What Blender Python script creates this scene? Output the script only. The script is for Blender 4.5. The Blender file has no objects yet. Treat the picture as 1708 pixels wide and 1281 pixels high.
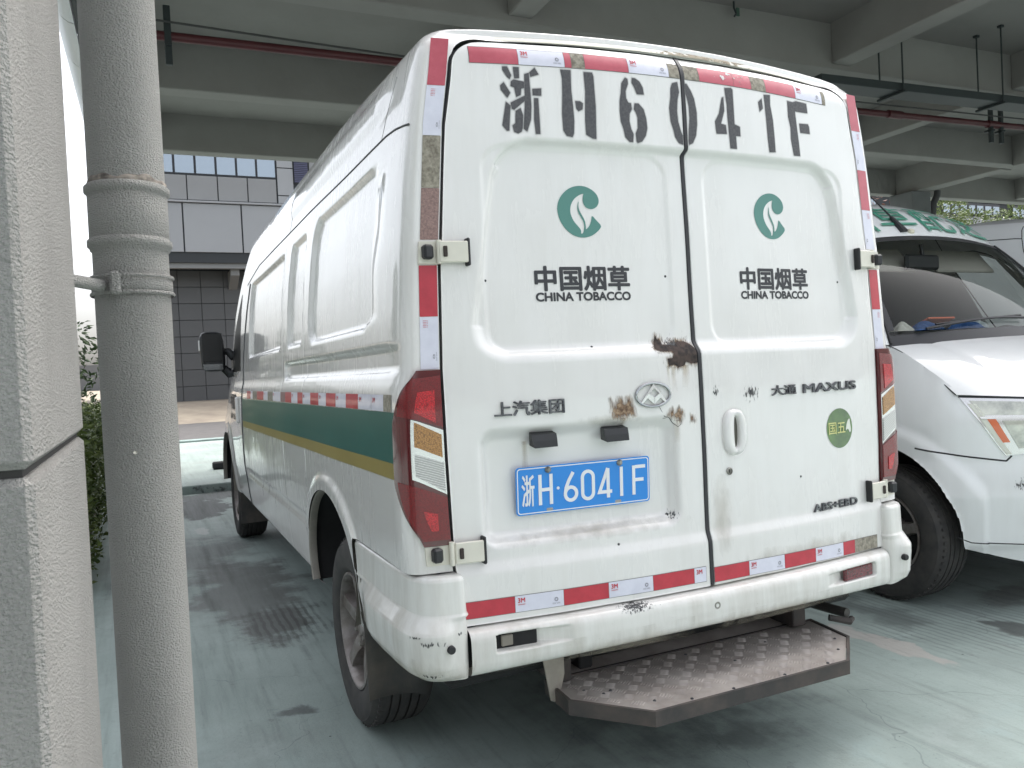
import bpy, bmesh, math, random
import numpy as np
from mathutils import Vector, Matrix
from mathutils.geometry import tessellate_polygon
random.seed(7); rng = np.random.default_rng(7)
scene = bpy.context.scene
COL = scene.collection

# ------------------------------------------------------------------ camera, sky, sun, exposure
cam_d = bpy.data.cameras.new('camera'); cam = bpy.data.objects.new('camera', cam_d); COL.objects.link(cam)
YAW, PITCH, ROLL = .4326, -.0188, -.0493
_w = Vector((math.sin(YAW)*math.cos(PITCH), math.cos(YAW)*math.cos(PITCH), math.sin(PITCH)))
_r = Vector((math.cos(YAW), -math.sin(YAW), 0)); _u = _r.cross(_w)
_r, _u = math.cos(ROLL)*_r+math.sin(ROLL)*_u, -math.sin(ROLL)*_r+math.cos(ROLL)*_u
cam.matrix_world = Matrix(((_r.x, _u.x, -_w.x, -1.606), (_r.y, _u.y, -_w.y, -2.045), (_r.z, _u.z, -_w.z, 1.344), (0, 0, 0, 1)))
cam_d.sensor_fit = 'HORIZONTAL'; cam_d.sensor_width = 36; cam_d.lens = 1332.4*36/1708
cam_d.clip_start = .02; cam_d.clip_end = 2000
cam_d.dof.use_dof = True; cam_d.dof.focus_distance = 2.8; cam_d.dof.aperture_fstop = 22
scene.camera = cam

SUN_EL, SUN_AZ = math.radians(58), math.radians(60)       # azimuth clockwise from +Y (van's nose)
world = bpy.data.worlds.new('World'); scene.world = world; world.use_nodes = True
wn = world.node_tree.nodes; wl = world.node_tree.links
sky = wn.new('ShaderNodeTexSky'); sky.sky_type = 'NISHITA'; sky.sun_disc = False
sky.sun_elevation = SUN_EL; sky.sun_rotation = SUN_AZ; sky.altitude = 50
sky.air_density = 1.0; sky.dust_density = 6.0; sky.ozone_density = 1.0
bg = wn['Background']; bg.inputs['Strength'].default_value = .15
hz = wn.new('ShaderNodeHueSaturation'); hz.inputs['Saturation'].default_value = .28      # thin high haze: the same sky, paler all round
wl.new(sky.outputs[0], hz.inputs['Color']); wl.new(hz.outputs[0], bg.inputs[0])
sun_d = bpy.data.lights.new('sun', 'SUN'); sun_d.energy = .5; sun_d.angle = math.radians(25); sun_d.color = (1, .96, .9)
sun = bpy.data.objects.new('sun', sun_d); COL.objects.link(sun)
_sd = Vector((math.sin(SUN_AZ)*math.cos(SUN_EL), math.cos(SUN_AZ)*math.cos(SUN_EL), math.sin(SUN_EL)))
sun.rotation_euler = _sd.to_track_quat('Z', 'Y').to_euler(); sun.location = _sd*60
vs = scene.view_settings; vs.view_transform = 'Standard'; vs.look = 'None'; vs.exposure = 1.52; vs.gamma = 1
vs.use_curve_mapping = False
scene.cycles.use_denoising = True
scene.cycles.max_bounces = 8; scene.cycles.diffuse_bounces = 5; scene.cycles.glossy_bounces = 4
scene.cycles.transparent_max_bounces = 16; scene.cycles.caustics_reflective = False; scene.cycles.caustics_refractive = False
scene.cycles.sample_clamp_indirect = 8

# ------------------------------------------------------------------ materials
MATS = {}
def mat(name, col, rough=.5, metal=0., coat=0., spec=.5, var=0., vscale=4., vstretch=(1, 1, 1), col2=None,
        bump=0., bscale=40., bdetail=4., bdist=.01, rvar=0.):
    if name in MATS: return MATS[name]
    m = bpy.data.materials.new(name); m.use_nodes = True
    nt = m.node_tree; N = nt.nodes; L = nt.links; P = N['Principled BSDF']
    P.inputs['Base Color'].default_value = (*col, 1); P.inputs['Roughness'].default_value = rough
    P.inputs['Metallic'].default_value = metal; P.inputs['Coat Weight'].default_value = coat
    P.inputs['Coat Roughness'].default_value = .06; P.inputs['Specular IOR Level'].default_value = spec
    tc = None
    if var or bump or col2 or rvar:
        tc = N.new('ShaderNodeTexCoord'); mp = N.new('ShaderNodeMapping'); mp.inputs['Scale'].default_value = vstretch
        L.new(tc.outputs['Object'], mp.inputs['Vector'])
    if var or col2:
        no = N.new('ShaderNodeTexNoise'); no.inputs['Scale'].default_value = vscale; no.inputs['Detail'].default_value = 6
        no.inputs['Roughness'].default_value = .62
        L.new(mp.outputs[0], no.inputs['Vector'])
        rp = N.new('ShaderNodeValToRGB'); c2 = col2 or tuple(c*(1-var) for c in col)
        rp.color_ramp.elements[0].position = .33; rp.color_ramp.elements[0].color = (*c2, 1)
        rp.color_ramp.elements[1].position = .62; rp.color_ramp.elements[1].color = (*col, 1)
        L.new(no.outputs['Fac'], rp.inputs[0]); L.new(rp.outputs[0], P.inputs['Base Color'])
        if rvar:
            mr = N.new('ShaderNodeMapRange'); mr.inputs[3].default_value = rough+rvar; mr.inputs[4].default_value = rough
            mr.inputs[1].default_value = .3; mr.inputs[2].default_value = .65
            L.new(no.outputs['Fac'], mr.inputs[0]); L.new(mr.outputs[0], P.inputs['Roughness'])
    if bump:
        nb = N.new('ShaderNodeTexNoise'); nb.inputs['Scale'].default_value = bscale; nb.inputs['Detail'].default_value = bdetail
        L.new(tc.outputs['Object'], nb.inputs['Vector'])
        bp = N.new('ShaderNodeBump'); bp.inputs['Strength'].default_value = bump; bp.inputs['Distance'].default_value = bdist
        L.new(nb.outputs['Fac'], bp.inputs['Height']); L.new(bp.outputs[0], P.inputs['Normal'])
    MATS[name] = m
    return m

def paint(name, col, dirt=(.50, .47, .42), amount=.5, rough=.28):
    """car paint with grime that collects in vertical runs and fine orange-peel relief"""
    m = bpy.data.materials.new(name); m.use_nodes = True
    nt = m.node_tree; N = nt.nodes; L = nt.links; P = N['Principled BSDF']
    tc = N.new('ShaderNodeTexCoord')
    mp = N.new('ShaderNodeMapping'); mp.inputs['Scale'].default_value = (9, 9, 1.1); L.new(tc.outputs['Object'], mp.inputs[0])
    n1 = N.new('ShaderNodeTexNoise'); n1.inputs['Scale'].default_value = 2.4; n1.inputs['Detail'].default_value = 8; n1.inputs['Roughness'].default_value = .65
    L.new(mp.outputs[0], n1.inputs['Vector'])
    n2 = N.new('ShaderNodeTexNoise'); n2.inputs['Scale'].default_value = 2.1; n2.inputs['Detail'].default_value = 5
    L.new(tc.outputs['Object'], n2.inputs['Vector'])
    n3 = N.new('ShaderNodeTexNoise'); n3.inputs['Scale'].default_value = 130; n3.inputs['Detail'].default_value = 2
    L.new(tc.outputs['Object'], n3.inputs['Vector'])
    a = N.new('ShaderNodeMath'); a.operation = 'MULTIPLY'; L.new(n1.outputs['Fac'], a.inputs[0]); L.new(n2.outputs['Fac'], a.inputs[1])
    mr = N.new('ShaderNodeMapRange'); mr.inputs[1].default_value = .20; mr.inputs[2].default_value = .46; mr.inputs[3].default_value = 0; mr.inputs[4].default_value = amount*.36
    L.new(a.outputs[0], mr.inputs[0])
    # specks of stuck dirt
    mr3 = N.new('ShaderNodeMapRange'); mr3.inputs[1].default_value = .73; mr3.inputs[2].default_value = .80; mr3.inputs[4].default_value = .35*amount
    L.new(n3.outputs['Fac'], mr3.inputs[0])
    ad = N.new('ShaderNodeMath'); ad.operation = 'ADD'; ad.use_clamp = True; L.new(mr.outputs[0], ad.inputs[0]); L.new(mr3.outputs[0], ad.inputs[1])
    # road grime thrown up near the ground
    sx = N.new('ShaderNodeSeparateXYZ'); L.new(tc.outputs['Object'], sx.inputs[0])
    gr = N.new('ShaderNodeMapRange'); gr.inputs[1].default_value = .95; gr.inputs[2].default_value = .40; gr.inputs[3].default_value = 0; gr.inputs[4].default_value = .55*amount
    L.new(sx.outputs['Z'], gr.inputs[0])
    gm = N.new('ShaderNodeMath'); gm.operation = 'MULTIPLY'; L.new(gr.outputs[0], gm.inputs[0]); L.new(n1.outputs['Fac'], gm.inputs[1])
    ad2 = N.new('ShaderNodeMath'); ad2.operation = 'ADD'; ad2.use_clamp = True; L.new(ad.outputs[0], ad2.inputs[0]); L.new(gm.outputs[0], ad2.inputs[1])
    mx = N.new('ShaderNodeMixRGB'); mx.inputs[1].default_value = (*col, 1); mx.inputs[2].default_value = (*dirt, 1)
    L.new(ad2.outputs[0], mx.inputs[0]); L.new(mx.outputs[0], P.inputs['Base Color'])
    rr = N.new('ShaderNodeMapRange'); rr.inputs[3].default_value = rough; rr.inputs[4].default_value = rough+.45
    L.new(ad2.outputs[0], rr.inputs[0]); L.new(rr.outputs[0], P.inputs['Roughness'])
    P.inputs['Coat Weight'].default_value = .9; P.inputs['Coat Roughness'].default_value = .05
    nb = N.new('ShaderNodeTexNoise'); nb.inputs['Scale'].default_value = 3.2; nb.inputs['Detail'].default_value = 2; L.new(tc.outputs['Object'], nb.inputs['Vector'])
    bp = N.new('ShaderNodeBump'); bp.inputs['Strength'].default_value = .07; bp.inputs['Distance'].default_value = .03
    L.new(nb.outputs['Fac'], bp.inputs['Height']); L.new(bp.outputs[0], P.inputs['Normal']); L.new(bp.outputs[0], P.inputs['Coat Normal'])
    MATS[name] = m
    return m

def masked(name, cols, rough=.6, nscale=60., edge=.30, soft=.08, metal=0., vs_=1., amax=1.):
    """a flake or film whose outline is the mesh attribute 'mask' broken up by noise"""
    m = bpy.data.materials.new(name); m.use_nodes = True
    nt = m.node_tree; N = nt.nodes; L = nt.links; P = N['Principled BSDF']; out = N['Material Output']
    tc = N.new('ShaderNodeTexCoord'); at = N.new('ShaderNodeAttribute'); at.attribute_name = 'mask'
    no = N.new('ShaderNodeTexNoise'); no.inputs['Scale'].default_value = nscale; no.inputs['Detail'].default_value = 6
    mpv = N.new('ShaderNodeMapping'); mpv.inputs['Scale'].default_value = (1, 1, vs_); L.new(tc.outputs['Object'], mpv.inputs[0]); L.new(mpv.outputs[0], no.inputs['Vector'])
    s = N.new('ShaderNodeMath'); s.operation = 'SUBTRACT'; s.inputs[1].default_value = .5; L.new(no.outputs['Fac'], s.inputs[0])
    mu = N.new('ShaderNodeMath'); mu.operation = 'MULTIPLY'; mu.inputs[1].default_value = edge*2; L.new(s.outputs[0], mu.inputs[0])
    ad = N.new('ShaderNodeMath'); ad.operation = 'ADD'; L.new(at.outputs['Fac'], ad.inputs[0]); L.new(mu.outputs[0], ad.inputs[1])
    mr = N.new('ShaderNodeMapRange'); mr.inputs[1].default_value = .5-soft; mr.inputs[2].default_value = .5+soft; mr.inputs[4].default_value = amax; L.new(ad.outputs[0], mr.inputs[0])
    n2 = N.new('ShaderNodeTexNoise'); n2.inputs['Scale'].default_value = nscale*.6; n2.inputs['Detail'].default_value = 5; L.new(tc.outputs['Object'], n2.inputs['Vector'])
    rp = N.new('ShaderNodeValToRGB'); rp.color_ramp.elements[0].position = .36; rp.color_ramp.elements[1].position = .64
    rp.color_ramp.elements[0].color = (*cols[0], 1); rp.color_ramp.elements[1].color = (*cols[-1], 1)
    if len(cols) == 3:
        e = rp.color_ramp.elements.new(.5); e.color = (*cols[1], 1)
    L.new(n2.outputs['Fac'], rp.inputs[0]); L.new(rp.outputs[0], P.inputs['Base Color'])
    P.inputs['Roughness'].default_value = rough; P.inputs['Metallic'].default_value = metal
    tr = N.new('ShaderNodeBsdfTransparent'); mx = N.new('ShaderNodeMixShader')
    L.new(mr.outputs[0], mx.inputs[0]); L.new(tr.outputs[0], mx.inputs[1]); L.new(P.outputs[0], mx.inputs[2]); L.new(mx.outputs[0], out.inputs[0])
    MATS[name] = m
    return m

def glass(name, tint=(.62, .68, .66), refl=1.0):
    m = bpy.data.materials.new(name); m.use_nodes = True
    nt = m.node_tree; N = nt.nodes; L = nt.links; N.remove(N['Principled BSDF']); out = N['Material Output']
    tr = N.new('ShaderNodeBsdfTransparent'); tr.inputs[0].default_value = (*tint, 1)
    gl = N.new('ShaderNodeBsdfGlossy'); gl.inputs['Roughness'].default_value = .02
    fr = N.new('ShaderNodeFresnel'); fr.inputs[0].default_value = 1.5
    mu = N.new('ShaderNodeMath'); mu.operation = 'MULTIPLY'; mu.inputs[1].default_value = refl; mu.use_clamp = True
    L.new(fr.outputs[0], mu.inputs[0]); mx = N.new('ShaderNodeMixShader')
    L.new(mu.outputs[0], mx.inputs[0]); L.new(tr.outputs[0], mx.inputs[1]); L.new(gl.outputs[0], mx.inputs[2]); L.new(mx.outputs[0], out.inputs[0])
    MATS[name] = m
    return m

W = paint('white_paint', (.765, .750, .735), amount=.6, rough=.24)
W2 = paint('white_paint_second', (.80, .81, .81), amount=.25)
BUMPW = paint('bumper_paint', (.78, .775, .75), dirt=(.36, .32, .26), amount=1.0, rough=.36)
CREAM = mat('cream_trim', (.74, .71, .62), .45, var=.12, vscale=9)
BLACK = mat('black_rubber', (.018, .018, .02), .55, var=.3, vscale=20)
BLACKP = mat('black_plastic', (.018, .019, .022), .42, bump=.15, bscale=300, bdist=.001)
SEAL = mat('door_seal', (.022, .022, .026), .5)
SEAM = mat('panel_gap', (.06, .062, .065), .7)
DARK = mat('underbody_black', (.02, .02, .021), .85, var=.4, vscale=6)
TYRE = mat('tyre_rubber', (.035, .034, .034), .78, var=.35, vscale=14, col2=(.06, .056, .052), bump=.25, bscale=90, bdist=.003)
ALLOY = mat('dusty_alloy', (.30, .28, .27), .48, metal=.55, col2=(.14, .115, .10), vscale=9)
CHROME = mat('chrome', (.40, .41, .42), .14, metal=1.)
CHROMED = mat('worn_chrome', (.20, .20, .215), .28, metal=.9, col2=(.05, .05, .06), vscale=60)
STEEL = mat('zinc_steel', (.35, .34, .31), .4, metal=.8, var=.4, vscale=40)
INKB = mat('dark_print', (.035, .036, .042), .45)
GREENL = mat('logo_green', (.085, .235, .205), .4)
GREENS = mat('stripe_green', (.028, .135, .118), .33, coat=.3, var=.12, vscale=3)
GOLDS = mat('stripe_gold', (.34, .27, .085), .35, coat=.3, var=.1, vscale=3)
def tape_mat(name, col, col2, br=.35):
    m = mat(name, col, .38, coat=.35, col2=col2, vscale=26)
    return m
RED = tape_mat('tape_red', (.50, .022, .045), (.42, .016, .035))
REDF = tape_mat('tape_red_faded', (.50, .075, .11), (.44, .055, .085))
WHT = tape_mat('tape_white', (.70, .70, .80), (.64, .64, .74))
TAPEEDGE = mat('tape_edge_dirt', (.20, .19, .19), .8)
WORN = mat('tape_worn_backing', (.36, .33, .27), .8, col2=(.16, .14, .11), vscale=70, bump=.3, bscale=200, bdist=.002)
WORNR = mat('tape_worn_pink', (.33, .22, .20), .8, col2=(.20, .13, .12), vscale=160, bump=.3, bscale=300, bdist=.002)
REDINK = mat('tape_mark_red', (.55, .02, .04), .5)
GREYINK = mat('tape_mark_grey', (.16, .16, .19), .5)
STENCILM = masked('stencil_spray', [(.055, .055, .062), (.085, .083, .088)], rough=.55, nscale=260, edge=.03, soft=.30)
RUSTM = masked('rust_flake', [(.025, .020, .019), (.055, .040, .035), (.085, .058, .049)], rough=.85, nscale=90, edge=.12, soft=.06)
RUSTS = masked('rust_stain', [(.11, .06, .035), (.24, .15, .09), (.40, .29, .19)], rough=.85, nscale=150, edge=.55, soft=.30, vs_=.28, amax=.85)
SCUFFM = masked('scuff_dark', [(.04, .04, .045), (.11, .11, .11)], rough=.7, nscale=190, edge=.75, soft=.10, vs_=.3)
PEELM = masked('peeled_paint', [(.30, .25, .19), (.48, .42, .33)], rough=.85, nscale=55, edge=.65, soft=.05)
SMEAR = masked('grime_smear', [(.40, .36, .29), (.50, .45, .37)], rough=.8, nscale=26, edge=.45, soft=.45, vs_=.4, amax=.55)
def lens(name, col, em=0., bs=220., rough=.08, trans=.0, bstr=.5, ribs=0):
    m = bpy.data.materials.new(name); m.use_nodes = True
    nt = m.node_tree; N = nt.nodes; L = nt.links; P = N['Principled BSDF']
    tc = N.new('ShaderNodeTexCoord'); mp = N.new('ShaderNodeMapping'); mp.inputs['Rotation'].default_value = (.0, .35, 0); mp.inputs['Scale'].default_value = (1, 1, 1)
    L.new(tc.outputs['Object'], mp.inputs[0])
    if ribs:
        v = N.new('ShaderNodeTexWave'); v.inputs['Scale'].default_value = ribs; v.bands_direction = 'DIAGONAL'; v.inputs['Distortion'].default_value = 1.5; v.inputs['Detail Scale'].default_value = .4; vo = v.outputs['Fac']
    else:
        v = N.new('ShaderNodeTexVoronoi'); v.inputs['Scale'].default_value = bs; vo = v.outputs['Distance']
    L.new(mp.outputs[0], v.inputs['Vector'])
    rp = N.new('ShaderNodeValToRGB'); hi, lo = (1.2, .72) if ribs else (1.5, .45); rp.color_ramp.elements[0].color = (*[c*hi for c in col], 1); rp.color_ramp.elements[1].color = (*[c*lo for c in col], 1)
    rp.color_ramp.elements[1].position = .8
    L.new(vo, rp.inputs[0]); L.new(rp.outputs[0], P.inputs['Base Color'])
    bp = N.new('ShaderNodeBump'); bp.inputs['Strength'].default_value = bstr; bp.inputs['Distance'].default_value = .003
    L.new(vo, bp.inputs['Height']); L.new(bp.outputs[0], P.inputs['Normal'])
    P.inputs['Roughness'].default_value = .2; P.inputs['Coat Weight'].default_value = .6; P.inputs['Coat Roughness'].default_value = .03
    MATS[name] = m
    return m
LRED = lens('lamp_red_lens', (.20, .003, .006), bs=520, bstr=.25); LRED2 = lens('lamp_red_reflector', (.55, .012, .02), bs=300, bstr=.4)
LRIM = mat('lamp_dark_red_rim', (.09, .003, .006), .12, coat=1)
LAMB = lens('lamp_amber_lens', (.44, .21, .05), bs=330, bstr=.35); LCLR = lens('lamp_clear_lens', (.55, .55, .53), bs=110, bstr=.35, ribs=75)
LCHR = mat('lamp_silver_trim', (.75, .74, .73), .18, metal=.8)
HLCL = mat('headlight_clear', (.66, .66, .58), .12, metal=.3, coat=1., col2=(.36, .37, .34), vscale=14); ORANGE = mat('indicator_orange', (.70, .16, .06), .25, coat=.8)
PLBLUE = mat('plate_blue', (.012, .235, .70), .35, coat=.3); PLWHITE = mat('plate_white', (.80, .80, .82), .4)
STGREEN = mat('sticker_green', (.095, .20, .035), .25, coat=1., col2=(.032, .085, .02), vscale=7); STYEL = mat('sticker_yellow', (.62, .62, .25), .4)
GLASSD = mat('dark_glass', (.008, .009, .010), .06, coat=1., spec=.6)
WSGL = glass('windshield_glass', (.80, .83, .81), .55)
CONC = mat('soffit_concrete', (.245, .232, .222), .85, var=.10, vscale=1.1, bump=.2, bscale=14, bdist=.01)
CONCB = mat('beam_concrete', (.275, .262, .25), .85, var=.10, vscale=1.4, bump=.2, bscale=14, bdist=.01)

# ------------------------------------------------------------------ helpers
def root_loc(p):
    while p is not None and p.parent is not None: p = p.parent
    return np.array(p.location) if p is not None else np.zeros(3)
def mesh_obj(name, verts, faces, m, parent=None, smooth=True, mats=None, midx=None, local=False, attr=None, autos=None):
    v = np.asarray(verts, float)
    if parent is not None and not local: v = v-root_loc(parent)
    me = bpy.data.meshes.new(name); me.from_pydata(v.tolist(), [], [tuple(int(i) for i in f) for f in faces])
    for mm in (mats or [m]): me.materials.append(mm)
    if midx is not None: me.polygons.foreach_set('material_index', np.asarray(midx, dtype=np.int32))
    if smooth: me.polygons.foreach_set('use_smooth', [True]*len(me.polygons))
    if attr is not None:
        a = me.attributes.new('mask', 'FLOAT', 'POINT'); a.data.foreach_set('value', np.asarray(attr, dtype=np.float32))
    me.update()
    o = bpy.data.objects.new(name, me); COL.objects.link(o)
    if parent is not None: o.parent = parent
    if smooth and autos: me.set_sharp_from_angle(angle=math.radians(autos))
    return o
def empty(name, loc, label=None, cat=None, group=None, rz=0.):
    o = bpy.data.objects.new(name, None); o.location = loc; o.rotation_euler.z = rz; o.empty_display_size = .1
    COL.objects.link(o); tag(o, label, cat, group); return o
def tag(o, label=None, cat=None, group=None, kind=None):
    if label: o['label'] = label
    if cat: o['category'] = cat
    if group: o['group'] = group
    if kind: o['kind'] = kind
    return o
def grid_faces(nr, nc, off=0):
    i = np.arange(nr-1)[:, None]*nc+np.arange(nc-1)[None, :]+off
    i = i.ravel()
    return np.stack([i, i+1, i+nc+1, i+nc], 1)
class MB:
    def __init__(s): s.v = []; s.f = []
    def add(s, v, f):
        k = len(s.v); s.v += [tuple(map(float, p)) for p in v]; s.f += [tuple(int(i)+k for i in q) for q in f]; return s
    def box(s, c, d, b=0., R=None):
        hx, hy, hz = d[0]/2, d[1]/2, d[2]/2; c = np.array(c, float)
        if b <= 0:
            v = [(x, y, z) for x in (-hx, hx) for y in (-hy, hy) for z in (-hz, hz)]
            f = [(0, 1, 3, 2), (4, 6, 7, 5), (0, 4, 5, 1), (2, 3, 7, 6), (0, 2, 6, 4), (1, 5, 7, 3)]
        else:
            b = min(b, hx*.95, hy*.95, hz*.95); v = []; ix = {}
            for sx in (-1, 1):
                for sy in (-1, 1):
                    for sz in (-1, 1):
                        for k in range(3):
                            p = [sx*(hx-(b if k != 0 else 0)), sy*(hy-(b if k != 1 else 0)), sz*(hz-(b if k != 2 else 0))]
                            ix[(sx, sy, sz, k)] = len(v); v.append(p)
            f = []; S = (-1, 1)
            for k in range(3):
                a, bb = [i for i in range(3) if i != k]
                for sg in S:
                    q = []
                    for s1, s2 in ((-1, -1), (1, -1), (1, 1), (-1, 1)):
                        t = [0, 0, 0]; t[k] = sg; t[a] = s1; t[bb] = s2; q.append(ix[(*t, k)])
                    f.append(q)
            for k in range(3):
                a, bb = [i for i in range(3) if i != k]
                for s1 in S:
                    for s2 in S:
                        t0 = [0, 0, 0]; t1 = [0, 0, 0]
                        for t, sg in ((t0, -1), (t1, 1)): t[k] = sg; t[a] = s1; t[bb] = s2
                        f.append((ix[(*t0, a)], ix[(*t0, bb)], ix[(*t1, bb)], ix[(*t1, a)]))
            for sx in S:
                for sy in S:
                    for sz in S: f.append(tuple(ix[(sx, sy, sz, k)] for k in range(3)))
        v = np.array(v, float)
        if R is not None: v = v @ np.array(R).T
        return s.add(v+c, f)
    def tube(s, pts, r, n=8, cap=True):
        pts = np.array(pts, float); k = len(pts); rr = np.broadcast_to(np.asarray(r, float), (k,))
        T = np.gradient(pts, axis=0); T /= np.linalg.norm(T, axis=1)[:, None]+1e-12
        ref = np.array([0, 0, 1.]) if abs(T[0][2]) < .9 else np.array([1., 0, 0])
        vs_, prev = [], None
        for i in range(k):
            a = np.cross(T[i], ref if prev is None else np.cross(prev, T[i])); 
            if prev is not None: a = prev-T[i]*np.dot(prev, T[i])
            a /= np.linalg.norm(a)+1e-12; b = np.cross(T[i], a); prev = a
            for j in range(n):
                t = 2*math.pi*j/n; vs_.append(pts[i]+rr[i]*(math.cos(t)*a+math.sin(t)*b))
        f = [(i*n+j, i*n+(j+1) % n, (i+1)*n+(j+1) % n, (i+1)*n+j) for i in range(k-1) for j in range(n)]
        if cap: f += [tuple(range(n-1, -1, -1)), tuple((k-1)*n+j for j in range(n))]
        return s.add(vs_, f)
    def lathe(s, prof, n=48, c=(0, 0, 0), axis='x'):
        """prof: (radius, along) pairs"""
        k = len(prof); v = []
        for r, a in prof:
            for j in range(n):
                t = 2*math.pi*j/n; p, q = r*math.cos(t), r*math.sin(t)
                v.append({'x': (a, p, q), 'y': (p, a, q), 'z': (p, q, a)}[axis])
        f = [(i*n+j, i*n+(j+1) % n, (i+1)*n+(j+1) % n, (i+1)*n+j) for i in range(k-1) for j in range(n)]
        return s.add(np.array(v)+np.array(c), f)
    def prism(s, poly, h0, h1, fn):
        """poly in 2-D, extruded from h0 to h1; fn(u, v, h) -> xyz"""
        n = len(poly); v = [fn(u, w_, h0) for u, w_ in poly]+[fn(u, w_, h1) for u, w_ in poly]
        tri = tessellate_polygon([[Vector((u, w_, 0)) for u, w_ in poly]])
        f = [t for t in tri]+[tuple(i+n for i in t) for t in tri]+[(i, (i+1) % n, (i+1) % n+n, i+n) for i in range(n)]
        return s.add(v, f)
    def obj(s, name, m, parent=None, smooth=True, autos=35, **k):
        return mesh_obj(name, s.v, s.f, m, parent, smooth, autos=autos, **k)
def sstep(a, b, x):
    t = np.clip((x-a)/(b-a), 0, 1); return t*t*(3-2*t)
def srr(x, z, cx, cz, hx, hz, r):
    qx = np.abs(x-cx)-hx+r; qz = np.abs(z-cz)-hz+r
    return np.hypot(np.maximum(qx, 0), np.maximum(qz, 0))+np.minimum(np.maximum(qx, qz), 0)-r
def poly_sdf(px, pz, poly):
    poly = np.array(poly); d = np.full(px.shape, 1e9); ins = np.zeros(px.shape, bool); n = len(poly)
    for i in range(n):
        a, b = poly[i], poly[(i+1) % n]; e = b-a
        t = np.clip(((px-a[0])*e[0]+(pz-a[1])*e[1])/(e@e+1e-12), 0, 1)
        d = np.minimum(d, np.hypot(px-a[0]-t*e[0], pz-a[1]-t*e[1]))
        c = ((a[1] > pz) != (b[1] > pz)) & (px < (b[0]-a[0])*(pz-a[1])/(b[1]-a[1]+1e-12)+a[0]); ins ^= c
    return np.where(ins, -d, d)
def mask_decal(name, mapf, x0, x1, z0, z1, step, maskf, m, parent):
    """a thin film on a surface: only the cells its mask touches are kept"""
    nx, nz = max(2, int((x1-x0)/step)+1), max(2, int((z1-z0)/step)+1)
    X, Z = np.meshgrid(np.linspace(x0, x1, nx), np.linspace(z0, z1, nz)); M = maskf(X, Z)
    P = mapf(X.ravel(), Z.ravel()); F = grid_faces(nz, nx); mk = M.ravel()
    keep = mk[F].max(1) > .02; F = F[keep]
    used = np.unique(F); ren = np.full(len(mk), -1); ren[used] = np.arange(len(used))
    return mesh_obj(name, P[used], ren[F], m, parent, attr=mk[used])
_tc = {}
def text_mesh(body, off=0.):
    k = (body, off)
    if k not in _tc:
        c = bpy.data.curves.new('lettering', 'FONT'); c.body = body; c.size = 1; c.offset = off; c.resolution_u = 4
        o = bpy.data.objects.new('lettering', c); COL.objects.link(o)
        dg = bpy.context.evaluated_depsgraph_get(); me = bpy.data.meshes.new_from_object(o.evaluated_get(dg))
        v = np.array([(p.co.x, p.co.y) for p in me.vertices]); f = [tuple(p.vertices) for p in me.polygons]
        bpy.data.objects.remove(o); bpy.data.curves.remove(c); bpy.data.meshes.remove(me)
        v -= v.min(0); v /= v.max(0); _tc[k] = (v, f)
    return _tc[k]
def bold_shifts(b):
    return [(0, 0)] if not b else [(b*math.cos(a), b*math.sin(a)) for a in np.radians(np.arange(0, 360, 60))]+[(0, 0)]
def text_decal(name, body, x0, x1, z0, z1, mapf, m, parent, off=0., nrm=None):
    """flat lettering; off thickens the strokes (fraction of the letter height) by stacking shifted films"""
    v, f = text_mesh(body, 0.); h = z1-z0; b = off*h; mb = MB()
    for k, (dx, dz) in enumerate(bold_shifts(b)):
        X = x0+b+v[:, 0]*(x1-x0-2*b)+dx; Z = z0+b+v[:, 1]*(z1-z0-2*b)+dz; P = mapf(X, Z)
        P = P+(np.array(nrm) if nrm is not None else np.array((0, -1, 0)))*.00006*k; mb.add(P, f)
    return mb.obj(name, m, parent, smooth=False)
def text_solid(name, body, x0, x1, z0, z1, mapf2, h, m, parent, off=0.):
    """raised lettering: front face plus side walls of height h; mapf2(x, z, h)"""
    v, f = text_mesh(body, 0.); n = len(v); mb = MB()
    cnt = {}
    for q in f:
        for a, b in zip(q, q[1:]+q[:1]): cnt[(a, b)] = 1
    side = [(a, b, b+n, a+n) for (a, b) in cnt if (b, a) not in cnt]; b = off*(z1-z0)
    for k, (dx, dz) in enumerate(bold_shifts(b)):
        X = x0+b+v[:, 0]*(x1-x0-2*b)+dx; Z = z0+b+v[:, 1]*(z1-z0-2*b)+dz
        mb.add(np.vstack([mapf2(X, Z, h+.0001*k), mapf2(X, Z, 0.)]), list(f)+side)
    return mb.obj(name, m, parent, smooth=False)
def ribbon(pts, wdt, closed=False):
    """mitred flat stroke in 2-D -> list of left and right points"""
    p = np.array(pts, float); n = len(p); d = np.diff(np.vstack([p, p[:1]]) if closed else p, axis=0); d /= np.linalg.norm(d, axis=1)[:, None]+1e-12
    L_, R_ = [], []
    for i in range(n):
        if closed: a, b = d[i-1], d[i]
        else: a = d[max(0, i-1)]; b = d[min(len(d)-1, i)]
        na, nb = np.array([-a[1], a[0]]), np.array([-b[1], b[0]]); m_ = na+nb; m_ /= np.linalg.norm(m_)+1e-9
        k = wdt/2/max(.35, float(m_@na)); L_.append(p[i]+m_*k); R_.append(p[i]-m_*k)
    return np.array(L_), np.array(R_)
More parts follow.
